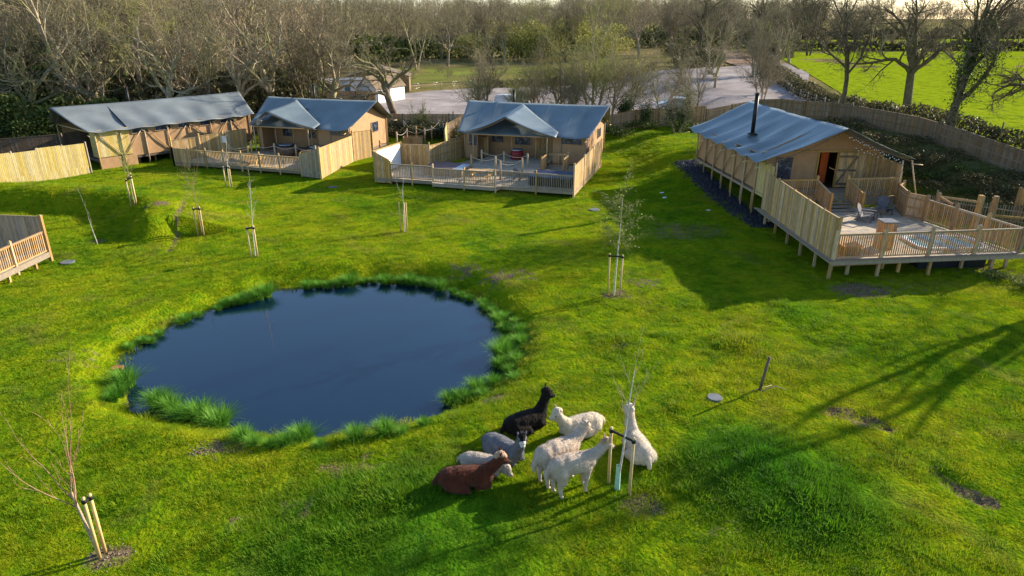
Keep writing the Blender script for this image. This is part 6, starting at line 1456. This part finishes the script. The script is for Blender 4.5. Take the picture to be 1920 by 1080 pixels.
p = P(962,206); car('parked_van', 'white van parked on the gravel beyond the middle lodge\'s roof', (p.x,p.y,hz(p.x,p.y)+.05), R(-12), M['car_white'], 4.8, 1.9, 1.95, True)
p = P(1262,221); car('parked_car', 'pale blue-grey car parked close to the boundary fence', (p.x,p.y,hz(p.x,p.y)+.05), R(176), M['car_silver'], 4.4)
def cabin(label, x, y, w_, d_, h_, rz, rh, wallm, roofm, wins, name='white_cabin'):
    t = thing(name, label, 'cabin', (x,y,hz(x,y))); Rz = Matrix.Rotation(rz, 3, 'Z'); o_ = Vector((x,y,hz(x,y)))
    def T(a, b, c): return o_+Rz@Vector((a,b,c))
    mb = MB(); f = [(-w_/2,0),(w_/2,0),(w_/2,h_),(0,h_+rh),(-w_/2,h_)]; A = [T(a,-d_/2,c) for a, c in f]; B = [T(a,d_/2,c) for a, c in f]
    mb.add(A+B, [(4,3,2,1,0),(5,6,7,8,9)]+[(i,(i+1)%5,5+(i+1)%5,5+i) for i in (0,1,4)]); mb.build('wall', wallm, t)
    mb = MB()
    for s in (-1,1): mb.add([T(s*(w_/2+.2),-d_/2-.2,h_-.2*rh/(w_/2)+.03), T(s*(w_/2+.2),d_/2+.2,h_-.2*rh/(w_/2)+.03), T(0,d_/2+.2,h_+rh+.03), T(0,-d_/2-.2,h_+rh+.03)], [(0,1,2,3)])
    mb.build('roof', roofm, t, solid=.08)
    for a, c, ww, hh in wins: mb = MB(); mb.box(T(a,-d_/2-.02,c), (ww,.05,hh), rz); o = mb.build('window', M['glass_dark'], t); mb = MB(); mb.box(T(a,-d_/2-.05,c-hh/2-.05), (ww+.2,.1,.07), rz); mb.build('sill', M['white'], o)
    return t
cabin('white flat-roofed cabin with two dark windows behind the tree gap', -24.2, 108, 5.6, 4, 2.6, .1, .12, M['white'], M['concrete'], [(-.6,1.5,.8,.9),(1.6,1.5,.8,.9)])
cabin('white gabled cabin half hidden by the crooked oak', -18.6, 101, 3.2, 6.5, 2.2, R(-28), 1.5, M['white'], M['old_fence'], [(-.2,1.2,.6,.8)])
cabin('pale grey mobile cabin at the left end behind the brown fence', -30.5, 109, 5, 3, 2.4, .05, .2, M['concrete'], M['tarmac_roof'], [(-1,1.4,.8,.8),(1,1.4,.8,.8)])
cabin('low brown-walled shed behind the white flat-roofed cabin', -22.0, 118, 10, 6, 2.5, .1, 1.4, M['old_fence'], M['old_fence'], [])
bf2 = thing('board_fence', 'bright brown board fence in front of the white cabins', 'fence', (-27,97,0))
for i in range(5): a, b = (-34+3.1*i, 97.5), (-34+3.1*(i+1), 97.5); panel(bf2, a, b, -.05, 1.9, M['timber_warm'], bw=.2); post(bf2, *a, 0, 1.95, M['timber_dark'], .12)
# wire fences: posts and rails in the meadow and along the field
def post_fence(label, line, gap, h_, mat=M['timber_grey']):
    t = thing('wire_fence', label, 'fence', (line[0][0], line[0][1], 0)); prev = None
    for p, q in zip(line, line[1:]):
        n_ = max(1, int(math.dist(p, q)/gap))
        for i in range(n_):
            x, y = p[0]+(q[0]-p[0])*i/n_, p[1]+(q[1]-p[1])*i/n_; g_ = hz_fast(x, y); mb = MB(); mb.tube([(x,y,g_-.1), (x,y,g_+h_)], .06, 6); mb.build('post', mat, t); cur = Vector((x,y,g_))
            if prev is not None:
                mb = MB()
                for z in (.4,.8,1.1): mb.tube([prev+Vector((0,0,z)), cur+Vector((0,0,z))], .008, 3)
                mb.build('wire', M['metal'], t)
            prev = cur
post_fence('wire fence on pale posts in front of the dark hedge by the pasture', [(45,122),(38.0,100),(34.2,86),(32.9,74),(32.6,64)], 2.6, 1.25)
post_fence('wire fence along the meadow edge beyond the car park', [(-26,113),(-15,118),(-6,124),(6,128),(18,131)], 3.2, 1.3)
post_fence('wire fence along the near edge of the pasture at the right', [(37.0,56),(38,50),(39.5,44)], 2.8, 1.4, M['timber_dark'])
post_fence('post and wire fence beside the red-brown track', [(33,134),(44,148),(50,170),(48,215)], 4.5, 1.4)
# young trees standing in tubes in the meadow
for i, (x, y) in enumerate(((-19,134),(-12,138),(-5,135),(-15,150),(-2,148),(6,140),(9,155))):
    o = dup(protos['s2'], zed(x, y), r_.random()*6,   .28, label='small young bare tree planted in the meadow beyond the car park'); o['group'] = 'young trees in the far meadow'; o.name = 'young_tree'
